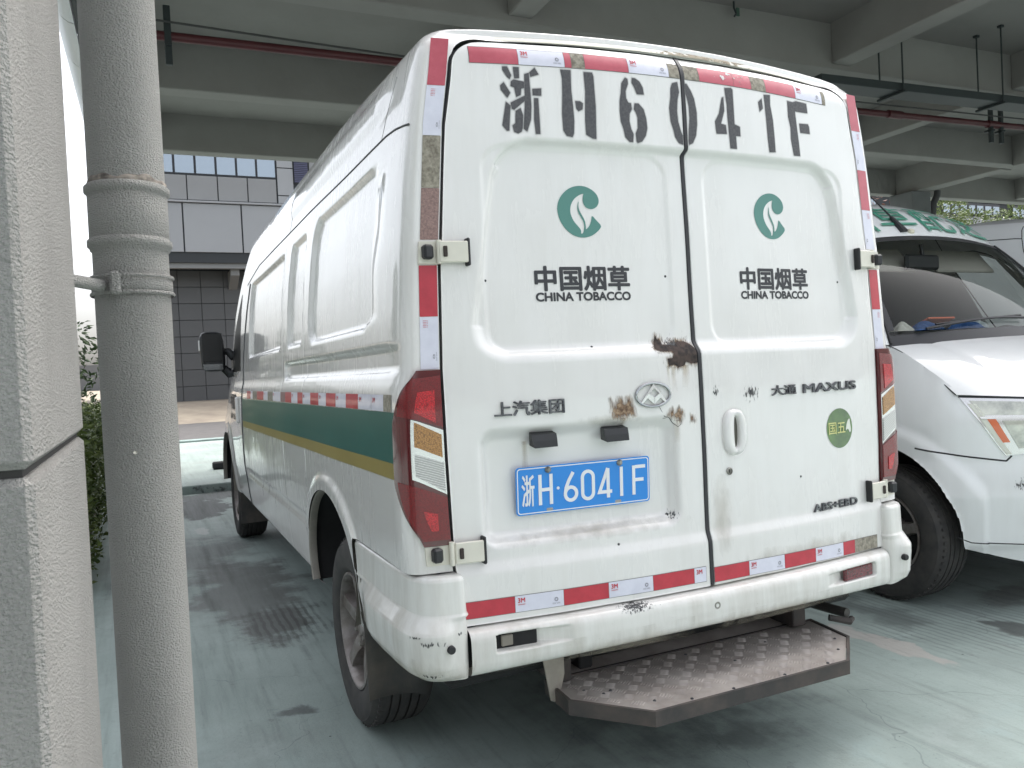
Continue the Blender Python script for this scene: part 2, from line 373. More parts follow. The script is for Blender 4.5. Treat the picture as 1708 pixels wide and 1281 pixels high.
def strokes_obj(name, strokes, mapf2, h, m, parent):
    """raised strokes; strokes = [(points, width, closed)]"""
    mb = MB()
    for j, (pts, wd, cl) in enumerate(strokes):
        L_, R_ = ribbon(pts, wd, cl); n = len(L_); hh = h+.0003*j
        V = np.vstack([mapf2(L_[:, 0], L_[:, 1], hh), mapf2(R_[:, 0], R_[:, 1], hh), mapf2(L_[:, 0], L_[:, 1], 0), mapf2(R_[:, 0], R_[:, 1], 0)])
        f = []
        for i in range(n if cl else n-1):
            k = (i+1) % n; f += [(i, k, k+n, i+n), (i, i+2*n, k+2*n, k), (i+n, k+n, k+3*n, i+3*n)]
        mb.add(V, f)
    return mb.obj(name, m, parent, smooth=False)
def arc(cx, cy, rx, ry, a0, a1, n=16):
    t = np.radians(np.linspace(a0, a1, n)); return [(cx+rx*math.cos(a), cy+ry*math.sin(a)) for a in t]
def copy_tree(o, parent=None, skip=(), keep_label=False):
    c = o.copy(); COL.objects.link(c); c.parent = parent
    for ch in list(o.children):
        if ch.name.split('.')[0] not in skip: copy_tree(ch, c, skip)
    return c
# ------------------------------------------------------------------ ground
def floor_material():
    m = bpy.data.materials.new('teal_floor_paint'); m.use_nodes = True
    nt = m.node_tree; N = nt.nodes; L = nt.links; P = N['Principled BSDF']
    tc = N.new('ShaderNodeTexCoord')
    def noise(sc, stretch=(1, 1, 1), det=6, rough=.6, rot=0.):
        mp = N.new('ShaderNodeMapping'); mp.inputs['Scale'].default_value = stretch; mp.inputs['Rotation'].default_value = (0, 0, rot); L.new(tc.outputs['Object'], mp.inputs[0])
        n = N.new('ShaderNodeTexNoise'); n.inputs['Scale'].default_value = sc; n.inputs['Detail'].default_value = det; n.inputs['Roughness'].default_value = rough
        L.new(mp.outputs[0], n.inputs['Vector']); return n.outputs['Fac']
    def rng_(v, a, b, c=0., d=1.):
        r = N.new('ShaderNodeMapRange'); r.interpolation_type = 'SMOOTHSTEP'
        for i, x in enumerate((a, b, c, d)): r.inputs[i+1].default_value = x
        L.new(v, r.inputs[0]); return r.outputs[0]
    def mth(op, a, b):
        q = N.new('ShaderNodeMath'); q.operation = op; q.use_clamp = True
        for i, x in enumerate((a, b)):
            if isinstance(x, (int, float)): q.inputs[i].default_value = x
            else: L.new(x, q.inputs[i])
        return q.outputs[0]
    def mix(f, a, b):
        q = N.new('ShaderNodeMixRGB'); L.new(f, q.inputs[0])
        for i, x in enumerate((a, b)):
            if isinstance(x, tuple): q.inputs[i+1].default_value = (*x, 1)
            else: L.new(x, q.inputs[i+1])
        return q.outputs[0]
    wn_ = N.new('ShaderNodeTexNoise'); wn_.inputs['Scale'].default_value = 2.6; wn_.inputs['Detail'].default_value = 7; wn_.inputs['Roughness'].default_value = .65; L.new(tc.outputs['Object'], wn_.inputs['Vector'])
    wv_ = N.new('ShaderNodeVectorMath'); wv_.operation = 'SUBTRACT'; wv_.inputs[1].default_value = (.5, .5, .5); L.new(wn_.outputs['Color'], wv_.inputs[0])
    def blob(cx, cy, rx, ry, rot=0.):
        mp = N.new('ShaderNodeMapping'); mp.vector_type = 'TEXTURE'; mp.inputs['Location'].default_value = (cx, cy, 0); mp.inputs['Rotation'].default_value = (0, 0, rot); mp.inputs['Scale'].default_value = (rx, ry, 1)
        wa = N.new('ShaderNodeVectorMath'); wa.operation = 'MULTIPLY_ADD'; k_ = 1.5*min(rx, ry)+.12; wa.inputs[1].default_value = (k_, k_*1.6, 0); L.new(wv_.outputs[0], wa.inputs[0]); L.new(tc.outputs['Object'], wa.inputs[2])
        L.new(wa.outputs[0], mp.inputs[0]); g = N.new('ShaderNodeTexGradient'); g.gradient_type = 'SPHERICAL'; L.new(mp.outputs[0], g.inputs[0]); return g.outputs['Fac']
    c = mix(rng_(noise(1.3), .38, .66), (.295, .358, .335), (.375, .448, .42))
    c = mix(rng_(noise(.55, det=3), .55, .72, 0, .35), c, (.33, .44, .43))
    # driving streaks along the bays
    st = noise(1.6, (7, .42, 1), 6, .62, .05); c = mix(rng_(st, .50, .72, 0, .45), c, (.15, .17, .164))
    st3 = noise(4.5, (6, .5, 1), 5, .6, -.03); c = mix(rng_(st3, .52, .72, 0, .30), c, (.15, .175, .17))
    st2 = noise(5., (14, .35, 1), 6, .7, -.10); c = mix(rng_(st2, .58, .76, 0, .5), c, (.36, .42, .41))
    c = mix(rng_(noise(.8, det=9, rough=.74), .48, .68, 0, .40), c, (.20, .215, .205))
    c = mix(rng_(noise(1.7, det=9, rough=.72), .56, .70, 0, .55), c, (.40, .46, .44))
    c = mix(rng_(noise(5.5, det=8, rough=.75), .60, .72, 0, .6), c, (.13, .135, .13))
    c = mix(rng_(noise(2.7, det=6, rough=.7), .56, .70, 0, .6), c, (.36, .45, .435))
    c = mix(rng_(noise(34, det=6, rough=.7), .56, .72, 0, .4), c, (.16, .185, .18))
    c = mix(rng_(noise(95, det=4, rough=.7), .60, .70, 0, .45), c, (.12, .135, .13))
    br = noise(2.3, det=7, rough=.7)
    def stain(c, b, lo, hi, amt, col):
        f = mth('ADD', b, mth('MULTIPLY', mth('SUBTRACT', br, .38), .9)); return mix(mth('MULTIPLY', rng_(f, lo, hi), mth('MULTIPLY', rng_(b, .0, .12), amt)), c, col)
    brn = (.075, .068, .064)
    c = stain(c, blob(-1.08, 3.5, .60, 1.5), .38, .75, .66, brn)
    c = stain(c, blob(-1.0, 2.45, .36, .55), .38, .72, .70, brn)
    c = stain(c, blob(-1.35, 4.7, .8, 1.6), .42, .85, .5, brn)
    c = stain(c, blob(-1.15, 7.3, .5, .9), .3, .45, .9, (.045, .05, .05))
    c = stain(c, blob(-1.0, 8.2, .6, .4), .3, .45, .85, (.05, .055, .055))
    c = stain(c, blob(-1.1, 1.25, .15, .10), .36, .75, .75, (.06, .065, .065))
    c = stain(c, blob(2.1, .38, .15, .20, .2), .34, .62, .75, (.06, .062, .06))
    c = stain(c, blob(2.6, .75, .5, .28), .34, .8, .6, (.10, .09, .085))
    c = stain(c, blob(.15, .6, 1.1, 1.0), .40, .95, .6, (.08, .09, .09))
    c = stain(c, blob(1.75, 1.0, .3, .55), .4, .9, .6, (.08, .09, .088))
    # bare pinkish scrape
    c = stain(c, blob(1.43, .58, .10, .50, .06), .46, .60, .65, (.48, .44, .41))
    c = stain(c, blob(-1.18, 5.8, .07, .32), .3, .5, .7, (.50, .52, .50))
    # curved tyre rubbing
    wv = N.new('ShaderNodeTexWave'); wv.wave_type = 'RINGS'; wv.rings_direction = 'Z'; wv.inputs['Scale'].default_value = 9; wv.inputs['Distortion'].default_value = 1.2
    mpw = N.new('ShaderNodeMapping'); mpw.inputs['Location'].default_value = (1.9, -1.5, 0); L.new(tc.outputs['Object'], mpw.inputs[0]); L.new(mpw.outputs[0], wv.inputs['Vector'])
    tw = N.new('ShaderNodeTexWave'); tw.inputs['Scale'].default_value = 7.5; tw.inputs['Distortion'].default_value = 2.5; tw.inputs['Detail'].default_value = 3; tw.bands_direction = 'X'; L.new(tc.outputs['Object'], tw.inputs['Vector'])
    c = mix(mth('MULTIPLY', rng_(tw.outputs['Fac'], .45, .8), mth('MULTIPLY', rng_(blob(-.95, 2.5, .34, .6), .15, .6), .6)), c, (.06, .058, .056))
    c = mix(mth('MULTIPLY', rng_(tw.outputs['Fac'], .5, .9), mth('MULTIPLY', rng_(blob(1.9, .6, .7, .8), .15, .6), .35)), c, (.10, .11, .105))
    # hairline cracks
    vo = N.new('ShaderNodeTexVoronoi'); vo.feature = 'DISTANCE_TO_EDGE'; vo.inputs['Scale'].default_value = .9
    wob = N.new('ShaderNodeMapping'); L.new(tc.outputs['Object'], wob.inputs[0]); nz = N.new('ShaderNodeTexNoise'); nz.inputs['Scale'].default_value = 6; L.new(tc.outputs['Object'], nz.inputs['Vector'])
    va = N.new('ShaderNodeVectorMath'); va.operation = 'MULTIPLY_ADD'; va.inputs[1].default_value = (.22, .22, 0); L.new(nz.outputs['Color'], va.inputs[0]); L.new(wob.outputs[0], va.inputs[2]); L.new(va.outputs[0], vo.inputs['Vector'])
    c = mix(mth('MULTIPLY', rng_(vo.outputs['Distance'], .0022, .0008), .35), c, (.09, .11, .11))
    vd = N.new('ShaderNodeTexVoronoi'); vd.inputs['Scale'].default_value = 9; L.new(tc.outputs['Object'], vd.inputs['Vector'])
    c = mix(mth('MULTIPLY', rng_(vd.outputs['Distance'], .05, .03), rng_(noise(2.), .5, .6)), c, (.04, .045, .045))
    L.new(c, P.inputs['Base Color'])
    L.new(rng_(st, .3, .8, .42, .72), P.inputs['Roughness'])
    bp = N.new('ShaderNodeBump'); bp.inputs['Strength'].default_value = .35; bp.inputs['Distance'].default_value = .004
    L.new(noise(70, det=7), bp.inputs['Height']); L.new(bp.outputs[0], P.inputs['Normal'])
    return m
FLOORM = floor_material()
ASPH = mat('asphalt', (.115, .11, .108), .9, var=.25, vscale=3, bump=.4, bscale=60, bdist=.01)
EARTH = mat('far_ground', (.16, .15, .135), .95, var=.3, vscale=.3)
APRON = mat('tan_paving', (.36, .31, .24), .9, col2=(.25, .21, .17), vscale=.9)
KERBM = mat('kerb_paint', (.34, .44, .42), .7, var=.3, vscale=3)

def sheet(name, x0, x1, y0, y1, z, m, nx=1, ny=1):
    X, Y = np.meshgrid(np.linspace(x0, x1, nx+1), np.linspace(y0, y1, ny+1))
    o = mesh_obj(name, np.stack([X.ravel(), Y.ravel(), np.full(X.size, z)], 1), grid_faces(ny+1, nx+1), m, smooth=False)
    return tag(o, kind='structure')
sheet('ground', -900, 900, -900, 900, -.012, EARTH)
sheet('parking_floor', -14, 45, -30, 8.55, 0, FLOORM)
mb = MB(); mb.box((15.5, 12.55, .04), (59, 8.0, .12), .012)
tag(mb.obj('raised_bay_floor', FLOORM, smooth=False), kind='structure')
mb = MB(); mb.box((15.5, 16.8, .06), (59, .3, .16), .015)
tag(mb.obj('bay_edge_kerb', KERBM, smooth=False), kind='structure')
sheet('road', -120, 120, 17.1, 28, -.006, ASPH)
# rising paved apron in front of the far building
yy = [27.9, 33.6, 70, 160]; zz = [-.004, .60, 1.25, 1.6]
V = [(x, y, z) for y, z in zip(yy, zz) for x in (-120, 120)]
tag(mesh_obj('paved_apron', V, [(0, 1, 3, 2), (2, 3, 5, 4), (4, 5, 7, 6)], APRON, smooth=False), kind='structure')

# black rubber wheel stop on the raised bay
mb = MB(); mb.box((-.20, 10.3, .155), (1.10, .13, .11), .02)
tag(mb.obj('wheel_stop', BLACK), 'black rubber wheel stop on the raised bay ahead of the near van', 'wheel stop')

# ------------------------------------------------------------------ parking canopy
canopy = empty('parking_canopy', (0, 8.6, 0), 'grey concrete canopy roof with a grid of beams over the parked vans', 'canopy', rz=-.012)
PV = np.array((0, 8.6, 0))
def cbox(name, x0, x1, y0, y1, z0, z1, m, b=.012, parent=canopy):
    mb = MB(); mb.box(np.array(((x0+x1)/2, (y0+y1)/2, (z0+z1)/2))-PV, (x1-x0, y1-y0, z1-z0), b)
    return mb.obj(name, m, parent, smooth=False, local=True)
CX0, CX1, CY0, CY1 = -1.95, 27., .85, 11.68
cbox('roof_slab', CX0, CX1, CY0, CY1, 5.575, 5.85, CONC, 0)
XB = [(-1.95, -1.65), (2.12, 2.40), (6.68, 6.99), (10.2, 10.46), (14.7, 15.1), (19.0, 19.3), (23.3, 23.6)]
YB = [(.85, 1.12), (2.78, 3.06), (5.62, 5.90), (8.62, 8.90), (11.42, 11.67)]
for y0, y1 in YB: cbox('cross_beam', CX0+.002, CX1, y0, y1, 5.0, 5.60, CONCB)
for x0, x1 in XB:
    for (a0, a1), (b0, b1) in zip(YB[:-1], YB[1:]):
        cbox('girder', x0, x1, a1+.001, b0-.001, 4.97 if x0 in (-1.95, 14.7) else 5.06, 5.60, CONCB)
cbox('girder', -1.95, -1.65, -1.34, .849, 4.975, 5.40, CONCB)
# rounded white cladding along the open left edge
CLAD = mat('white_cladding', (.62, .63, .66), .35, var=.06, vscale=2)
for k in range(9):
    y0 = .85+k*1.21; mb = MB(); t = np.radians(np.linspace(-90, 90, 13)); n = 13
    v = []
    for y in (y0+.006, y0+1.20):
        for a in t: v.append(np.array((CX0-.06-.22*math.cos(a), y, 5.42+.46*math.sin(a)))-PV)
    mb.add(v, [(i, i+1, i+1+n, i+n) for i in range(n-1)]); mb.obj('edge_panel', CLAD, canopy, local=True)
cbox('edge_backing', CX0-.05, CX0-.004, CY0, CY1, 4.97, 5.86, SEAM, 0)

# column, drain pipe in the foreground
def stucco(name, col, sc, strength, dist):
    m = bpy.data.materials.new(name); m.use_nodes = True
    nt = m.node_tree; N = nt.nodes; L = nt.links; P = N['Principled BSDF']; P.inputs['Roughness'].default_value = .9; P.inputs['Specular IOR Level'].default_value = .25
    tc = N.new('ShaderNodeTexCoord')
    mp = N.new('ShaderNodeMapping'); mp.inputs['Scale'].default_value = (1, 1, 1.35); L.new(tc.outputs['Object'], mp.inputs[0])
    n1 = N.new('ShaderNodeTexNoise'); n1.inputs['Scale'].default_value = sc; n1.inputs['Detail'].default_value = 3; n1.inputs['Roughness'].default_value = .55; n1.inputs['Distortion'].default_value = .15; L.new(mp.outputs[0], n1.inputs['Vector'])
    n2 = N.new('ShaderNodeTexNoise'); n2.inputs['Scale'].default_value = 5; n2.inputs['Detail'].default_value = 5; L.new(tc.outputs['Object'], n2.inputs['Vector'])
    rp = N.new('ShaderNodeValToRGB'); rp.color_ramp.elements[0].position = .3; rp.color_ramp.elements[1].position = .7
    rp.color_ramp.elements[0].color = (*[c*.84 for c in col], 1); rp.color_ramp.elements[1].color = (*col, 1); L.new(n2.outputs['Fac'], rp.inputs[0]); L.new(rp.outputs[0], P.inputs['Base Color'])
    bp = N.new('ShaderNodeBump'); bp.inputs['Strength'].default_value = strength; bp.inputs['Distance'].default_value = dist
    L.new(n1.outputs['Fac'], bp.inputs['Height']); L.new(bp.outputs[0], P.inputs['Normal'])
    MATS[name] = m
    return m
STUC = stucco('column_stucco', (.55, .535, .515), 290, 1., .026)
STUP = stucco('pipe_stucco', (.62, .605, .58), 330, 1., .023)
JOINT = mat('column_joint', (.035, .033, .032), .9)
CCX, CCY = -1.955, -1.067
col_ = empty('concrete_column', (CCX, CCY, 0), 'grey stucco column with a dark groove at the left edge of the picture', 'column')
for z0, z1 in ((0, 1.2800), (1.2865, 4.97)):
    mb = MB(); mb.box((CCX, CCY, (z0+z1)/2), (.542, .562, z1-z0), .006); mb.obj('shaft', STUC, col_, smooth=False)
mb = MB(); mb.box((CCX, CCY, 1.2825), (.526, .546, .03)); mb.obj('groove', JOINT, col_, smooth=False)

PX, PY = -1.612, -.612
pipe = empty('drain_pipe', (PX, PY, 0), 'grey stucco coated drain pipe standing beside the column', 'pipe')
def ring(name, r, z0, z1, m=STUP, n=48, b=.004):
    mb = MB(); mb.lathe([(r-b, z0), (r, z0+b), (r, z1-b), (r-b, z1)], n, (PX, PY, 0), 'z'); return mb.obj(name, m, pipe, autos=50)
def pipe_len(name, r, z0, z1):
    mb = MB(); zs = np.linspace(z0, z1, max(2, int((z1-z0)/.03)))
    mb.lathe([(r, z) for z in zs], 48, (PX, PY, 0), 'z'); return mb.obj(name, m=STUP, parent=pipe)
pipe_len('pipe_length', .0562, 0, 1.575); pipe_len('pipe_length', .0566, 1.672, 5.1)
cp = ring('coupling', .0592, 1.560, 1.672)
o = ring('collar', .0635, 1.652, 1.668); o.parent = cp; o = ring('collar', .0628, 1.566, 1.583); o.parent = cp
# broken plaster lip above the coupling
mb = MB(); n = 60; v = []
for j in range(n):
    t = 2*math.pi*j/n; dz = .0035*math.sin(5*t+1)+.0025*math.sin(11*t); v += [(PX+.0592*math.cos(t), PY+.0592*math.sin(t), 1.668), (PX+.0590*math.cos(t), PY+.0590*math.sin(t), 1.6725+dz*.7), (PX+.0570*math.cos(t), PY+.0570*math.sin(t), 1.676+dz*.7)]
mb.add(v, [(3*j+i, 3*((j+1) % n)+i, 3*((j+1) % n)+i+1, 3*j+i+1) for j in range(n) for i in (0, 1)])
mb.obj('cracked_lip', mat('cracked_plaster', (.34, .30, .26), .95, col2=(.06, .052, .046), vscale=70), pipe)
a = math.radians(-100); MB().lathe([(.0001, .0008), (.0022, .0006), (.003, -.001)], 7, (PX+.0572*math.cos(a), PY+.0572*math.sin(a)-.0004, 1.243), 'y').obj('paint_chip', mat('chip_white', (.70, .68, .62), .8), pipe)
cl = ring('clamp', .0602, 1.494, 1.519)
for z in (1.4935, 1.5195):
    o = ring('rim', .0628, z-.003, z+.003, b=.0015); o.parent = cl
mb = MB(); a = math.radians(-112); cxx, cyy = PX+.064*math.cos(a), PY+.064*math.sin(a)
mb.box((cxx, cyy, 1.507), (.016, .014, .036), .004); mb.obj('lug', STUP, cl)
mb = MB(); mb.tube([(-1.722, -.784, 1.504), (-1.655, -.655, 1.504)], [.009, .0095], 14); mb.obj('wall_stub', STUP, cl)

# far columns of the canopy
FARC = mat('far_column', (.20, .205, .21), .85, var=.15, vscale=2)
for cx, cy, lb in ((14.9, 11.0, 'grey canopy column rising behind the parked white van on the right'),):
    e = empty('concrete_column', (cx, cy, .1), lb, 'column')
    mb = MB(); mb.box((cx, cy, 2.54), (.62, .62, 4.86), .015); mb.obj('shaft', FARC, e, smooth=False)
    mb = MB(); mb.tube([(cx+.62, cy-.25, 5.02), (cx+.60, cy-.25, 4.90), (cx+.46, cy-.25, 4.72), (cx+.42, cy-.25, 4.5), (cx+.42, cy-.25, .12)], .075, 14); mb.obj('drain_bend', mat('dark_pipe', (.10, .10, .105), .6), e)

# services under the slab
REDP = mat('sprinkler_red', (.095, .022, .026), .5, var=.2, vscale=6)
TRAY = mat('tray_steel', (.028, .036, .038), .55)
WIRE = mat('wire_grey', (.06, .06, .06), .6)
sp = empty('sprinkler_pipe', (3, 6.4, 4.8), 'thin dark red sprinkler pipe running under the canopy beams', 'pipe')
mb = MB(); mb.tube([(-1.6, 6.56, 4.8), (3, 6.46, 4.8), (7.6, 6.3, 4.8), (12, 6.08, 4.8), (20, 5.75, 4.8)], .046, 12); mb.obj('pipe_run', REDP, sp)
for x in (8.62, 10.7, 15): 
    mb = MB(); y = 6.6-.042*x; mb.tube([(x-.14, y, 4.8), (x+.14, y, 4.8)], .058, 12); mb.obj('coupling', REDP, sp)
for x, y in ((-1.2, 6.55), (10.63, 6.16), (10.86, 6.15), (15.2, 5.9)):
    mb = MB(); mb.box((x, y-.02, 4.80), (.065, .05, .58), .004); mb.box((x, y+.0, 4.7), (.065, .14, .03), .004); mb.obj('hanger', TRAY, sp, smooth=False)
cw = tag(MB().tube([(-1.6, 6.42, 4.90), (0, 6.48, 4.885), (1.2, 6.5, 4.87), (4, 6.4, 4.88), (7.5, 6.22, 4.9), (12, 6.0, 4.9), (20, 5.7, 4.9)], .011, 6).obj('conduit', WIRE), 'thin grey conduit strung just above the red sprinkler pipe', 'conduit')
ct = empty('cable_tray', (8, 4.9, 4.6), 'dark green steel cable tray hung by rods at the upper right', 'cable tray')
mb = MB(); ang = -.052; R = [[math.cos(ang), -math.sin(ang), 0], [math.sin(ang), math.cos(ang), 0], [0, 0, 1]]
mb.box((10.2, 4.945, 4.625), (8.6, .30, .10), .006, R); mb.obj('tray', TRAY, ct, smooth=False)
for x in (7.18, 8.96, 10.75, 12.5):
    y = 4.96-.052*(x-9.9)
    mb = MB(); mb.box((x, y, 4.555), (.05, .42, .03), .004); mb.obj('bracket', TRAY, ct, smooth=False)
    for dy in (-.17, .17):
        mb = MB(); mb.tube([(x, y+dy, 4.54), (x, y+dy, 5.57)], .011, 6); r_ = mb.obj('rod', TRAY, ct)
        mb = MB(); mb.box((x, y+dy, 5.56), (.06, .06, .03), .003); b_ = mb.obj('anchor', TRAY, r_, smooth=False)
hk = empty('ceiling_hook', (5.0, 5.45, 5.55), 'small dark hook with a green tag hanging from the canopy ceiling', 'hook')
mb = MB(); mb.tube([(5.0, 5.45, 5.575), (5.0, 5.45, 5.50), (5.03, 5.45, 5.44), (5.0, 5.45, 5.40)], .012, 6); mb.obj('hook', TRAY, hk)
mb = MB(); mb.box((5.055, 5.45, 5.46), (.05, .02, .10), .006); mb.obj('tag', mat('dull_green', (.05, .09, .07), .6), hk)

# ------------------------------------------------------------------ far buildings
PANEL = mat('aluminium_panel', (.36, .37, .385), .42, var=.05, vscale=.4)
PANEL2 = mat('aluminium_panel_grey', (.29, .295, .30), .45, var=.08, vscale=.5)
JNT = mat('panel_joint', (.045, .05, .055), .8)
TILE = mat('dark_wall_tile', (.105, .108, .112), .4, var=.12, vscale=.7)
PANE = mat('sky_pane', (.34, .40, .46), .05, metal=.7, spec=.8)
MULL = mat('dark_mullion', (.035, .038, .045), .5)
LOUV = mat('blue_louvre', (.10, .105, .18), .5)
BY = 33.6
ob = empty('office_building', (4, BY, .6), 'pale panelled office building with a dark tiled ground floor on the left', 'building')
def pbox(name, x0, x1, y0, y1, z0, z1, m, parent, b=.01):
    mb = MB(); mb.box(((x0+x1)/2, (y0+y1)/2, (z0+z1)/2), (x1-x0, y1-y0, z1-z0), b); return mb.obj(name, m, parent, smooth=False)
BX0, BX1 = -1.9, 16.
core = pbox('wall', BX0, BX1, BY+1.9, BY+12, .5, 15, JNT, ob, 0)
pbox('upper_storey', BX0, BX1, BY+.06, BY+1.89, 6.42, 15, JNT, ob, 0)
lw = pbox('lower_wall', BX0, BX1, BY+1.82, BY+1.88, .5, 6.2, JNT, ob, 0)
shared = {}
def tile(name, x0, x1, z0, z1, y, m, parent, t=.05, gap=.018):
    k = (round(x1-x0, 3), round(z1-z0, 3), m.name, t)
    if k not in shared:
        mb = MB(); mb.box((0, 0, 0), (x1-x0-2*gap, t, z1-z0-2*gap), .008); shared[k] = mb.obj(name, m, parent, smooth=False, local=True)
        o = shared[k]
    else:
        o = bpy.data.objects.new(name, shared[k].data); COL.objects.link(o); o.parent = parent
    o.location = np.array(((x0+x1)/2, y, (z0+z1)/2))-root_loc(parent)
    return o
for i in range(14):
    for j in range(8): tile('wall_tile', BX0+i*.94, BX0+(i+1)*.94, .55+j*.72, .55+(j+1)*.72, BY+1.79, TILE, lw, gap=.009)
sof = pbox('soffit_beam', BX0, BX1, BY+.2, BY+.5, 6.2, 6.44, PANEL2, ob)
for x in (2.25, 7.0, 11.5):
    mb = MB(); mb.add([(x-.18, BY+.5, 6.2), (x+.18, BY+.5, 6.2), (x+.18, BY+1.8, 6.2), (x-.18, BY+1.8, 6.2), (x-.18, BY+.5, 5.95), (x+.18, BY+.5, 5.95), (x+.18, BY+1.8, 5.45), (x-.18, BY+1.8, 5.45)],
                      [(0, 1, 2, 3), (4, 5, 6, 7), (0, 1, 5, 4), (1, 2, 6, 5), (2, 3, 7, 6), (3, 0, 4, 7)]); mb.obj('bracket', PANEL2, ob, smooth=False)
for i in range(-1, 6): tile('facade_panel', .262+i*2.321, .262+(i+1)*2.321, 6.82, 8.90, BY+.03, PANEL, ob, gap=.03)
pbox('sill_line', BX0, BX1, BY-.08, BY+.1, 8.90, 8.98, PANEL, ob)
for i in range(-2, 3): tile('facade_panel', .482+i*1.208, .482+(i+1)*1.208, 9.0, 10.05, BY+.03, PANEL2, ob, gap=.022)
for i in range(-2, 5):
    x0 = .02+i*.82; w_ = tile('window', x0, x0+.82, 10.08, 11.6, BY+.10, MULL, ob, t=.10, gap=0.)
    tile('pane', x0+.04, x0+.78, 10.12, 11.6, BY+.04, PANE, ob, t=.02, gap=.004).name = 'window_pane'
for z0, z1 in ((8.99, 9.35), (9.35, 10.55), (10.55, 11.15)): tile('facade_panel', 4.13, 4.84, z0, z1, BY+.02, PANEL, ob, gap=.02)
lv = pbox('window', 4.86, 5.48, BY-.0, BY+.05, 9.9, 11.1, MULL, ob)
for j in range(14): 
    mb = MB(); mb.box((5.17, BY-.03, 9.98+j*.08), (.58, .05, .05)); mb.obj('louvre', LOUV, lv, smooth=False)
for i in range(8): tile('facade_panel', 5.52+i*1.2, 5.52+(i+1)*1.2, 9.0, 11.1, BY+.03, PANEL2, ob, gap=.022)
for i in range(16): tile('facade_panel', BX0+i*1.19, BX0+(i+1)*1.19, 11.65, 14.9, BY+.03, PANEL, ob, gap=.022)

RY = 30.
rb = empty('office_building', (42, RY, 0), 'white panelled office block with a dark window band behind the right hand trees', 'building')
pbox('wall', 30, 62, RY+.06, RY+10, 0, 14, JNT, rb, 0)
rows = [(3, 5.2), (5.2, 7.3), (7.3, 8.55), (8.55, 9.20), (10.0, 10.5), (10.5, 11.8), (11.8, 13.9)]
for z0, z1 in rows:
    for i in range(20): tile('facade_panel', 30+i*1.6, 30+(i+1)*1.6, z0, z1, RY+.03, PANEL, rb, gap=.03)
for x0, n_ in ((30.2, 8), (41.6, 7), (48.0, 7), (54.5, 7)):
    f_ = pbox('window', x0, x0+n_*.75, RY-.02, RY+.05, 9.24, 9.97, MULL, rb)
    for i in range(n_):
        mb = MB(); mb.box((x0+(i+.5)*.75, RY-.03, 9.56), (.56, .02, .52)); mb.obj('window_pane', PANE, f_, smooth=False)
for i in range(20): pass

# ------------------------------------------------------------------ vegetation
def leafmat(name, a, b):
    m = bpy.data.materials.new(name); m.use_nodes = True
    nt = m.node_tree; N = nt.nodes; L = nt.links; P = N['Principled BSDF']
    oi = N.new('ShaderNodeTexCoord'); n = N.new('ShaderNodeTexNoise'); n.inputs['Scale'].default_value = 9; n.inputs['Detail'].default_value = 3; L.new(oi.outputs['Object'], n.inputs['Vector'])
    rp = N.new('ShaderNodeValToRGB'); rp.color_ramp.elements[0].position = .35; rp.color_ramp.elements[1].position = .65
    rp.color_ramp.elements[0].color = (*a, 1); rp.color_ramp.elements[1].color = (*b, 1); L.new(n.outputs['Fac'], rp.inputs[0]); L.new(rp.outputs[0], P.inputs['Base Color'])
    P.inputs['Roughness'].default_value = .5; P.inputs['Transmission Weight'].default_value = 0.
    MATS[name] = m
    return m
LEAFH = leafmat('hedge_leaf', (.045, .08, .015), (.12, .155, .03)); LEAFT = leafmat('tree_leaf', (.025, .05, .018), (.06, .10, .03))
LEAFP = leafmat('pale_leaf', (.12, .17, .05), (.24, .29, .11)); LEAFR = leafmat('red_leaf', (.12, .045, .035), (.20, .09, .06))
BARK = mat('bark', (.10, .08, .06), .9, var=.3, vscale=12)
def leaves(pts, size, ar=2.2, seed=1, droop=.0):
    r = np.random.default_rng(seed); n = len(pts); P = np.asarray(pts)
    d = r.normal(size=(n, 3)); d[:, 2] = d[:, 2]*.6-droop; d /= np.linalg.norm(d, axis=1)[:, None]
    q = r.normal(size=(n, 3)); b = np.cross(d, q); b /= np.linalg.norm(b, axis=1)[:, None]
    s = size*r.uniform(.6, 1.25, n)[:, None]; w_ = s/ar; nn = np.cross(d, b)*s*.12
    V = np.stack([P-d*s*.5, P-b*w_*.5+nn, P+d*s*.5, P+b*w_*.5+nn], 1).reshape(-1, 3)
    F = np.arange(4*n).reshape(n, 4); F = np.vstack([F[:, [0, 1, 2]], F[:, [0, 2, 3]]])
    return V, F
def tree(loc, h, trunk_r, clumps, nleaf, size, lm, label, group=None, seed=3, name='tree', ar=2.2, droop=0.):
    r = np.random.default_rng(seed); e = empty(name, loc, label, 'tree', group); L0 = np.array(loc, float)
    mb = MB(); top = L0+np.array((0, 0, h*.72)); mb.tube([L0, L0+(.04*h, .02*h, h*.35), top], [trunk_r, trunk_r*.7, trunk_r*.25], 8)
    P = []
    for c in clumps:
        c0 = L0+np.array(c[:3]); mid = L0+np.array((c[0]*.3, c[1]*.3, min(h*.7, c[2]*.75)))
        mb.tube([L0+(0, 0, min(h*.4, c[2]*.5)), mid, c0], [trunk_r*.45, trunk_r*.3, trunk_r*.1], 5)
        k = int(nleaf*c[3]**2); u = r.normal(size=(k, 3)); u /= np.linalg.norm(u, axis=1)[:, None]
        P.append(c0+u*(c[3]*r.uniform(.35, 1., k)**.5)[:, None]*np.array((1, 1, .8)))
    mb.obj('trunk', BARK, e)
    V, F = leaves(np.vstack(P), size, ar, seed, droop); mesh_obj('crown', V, F, lm, e, smooth=False)
    return e
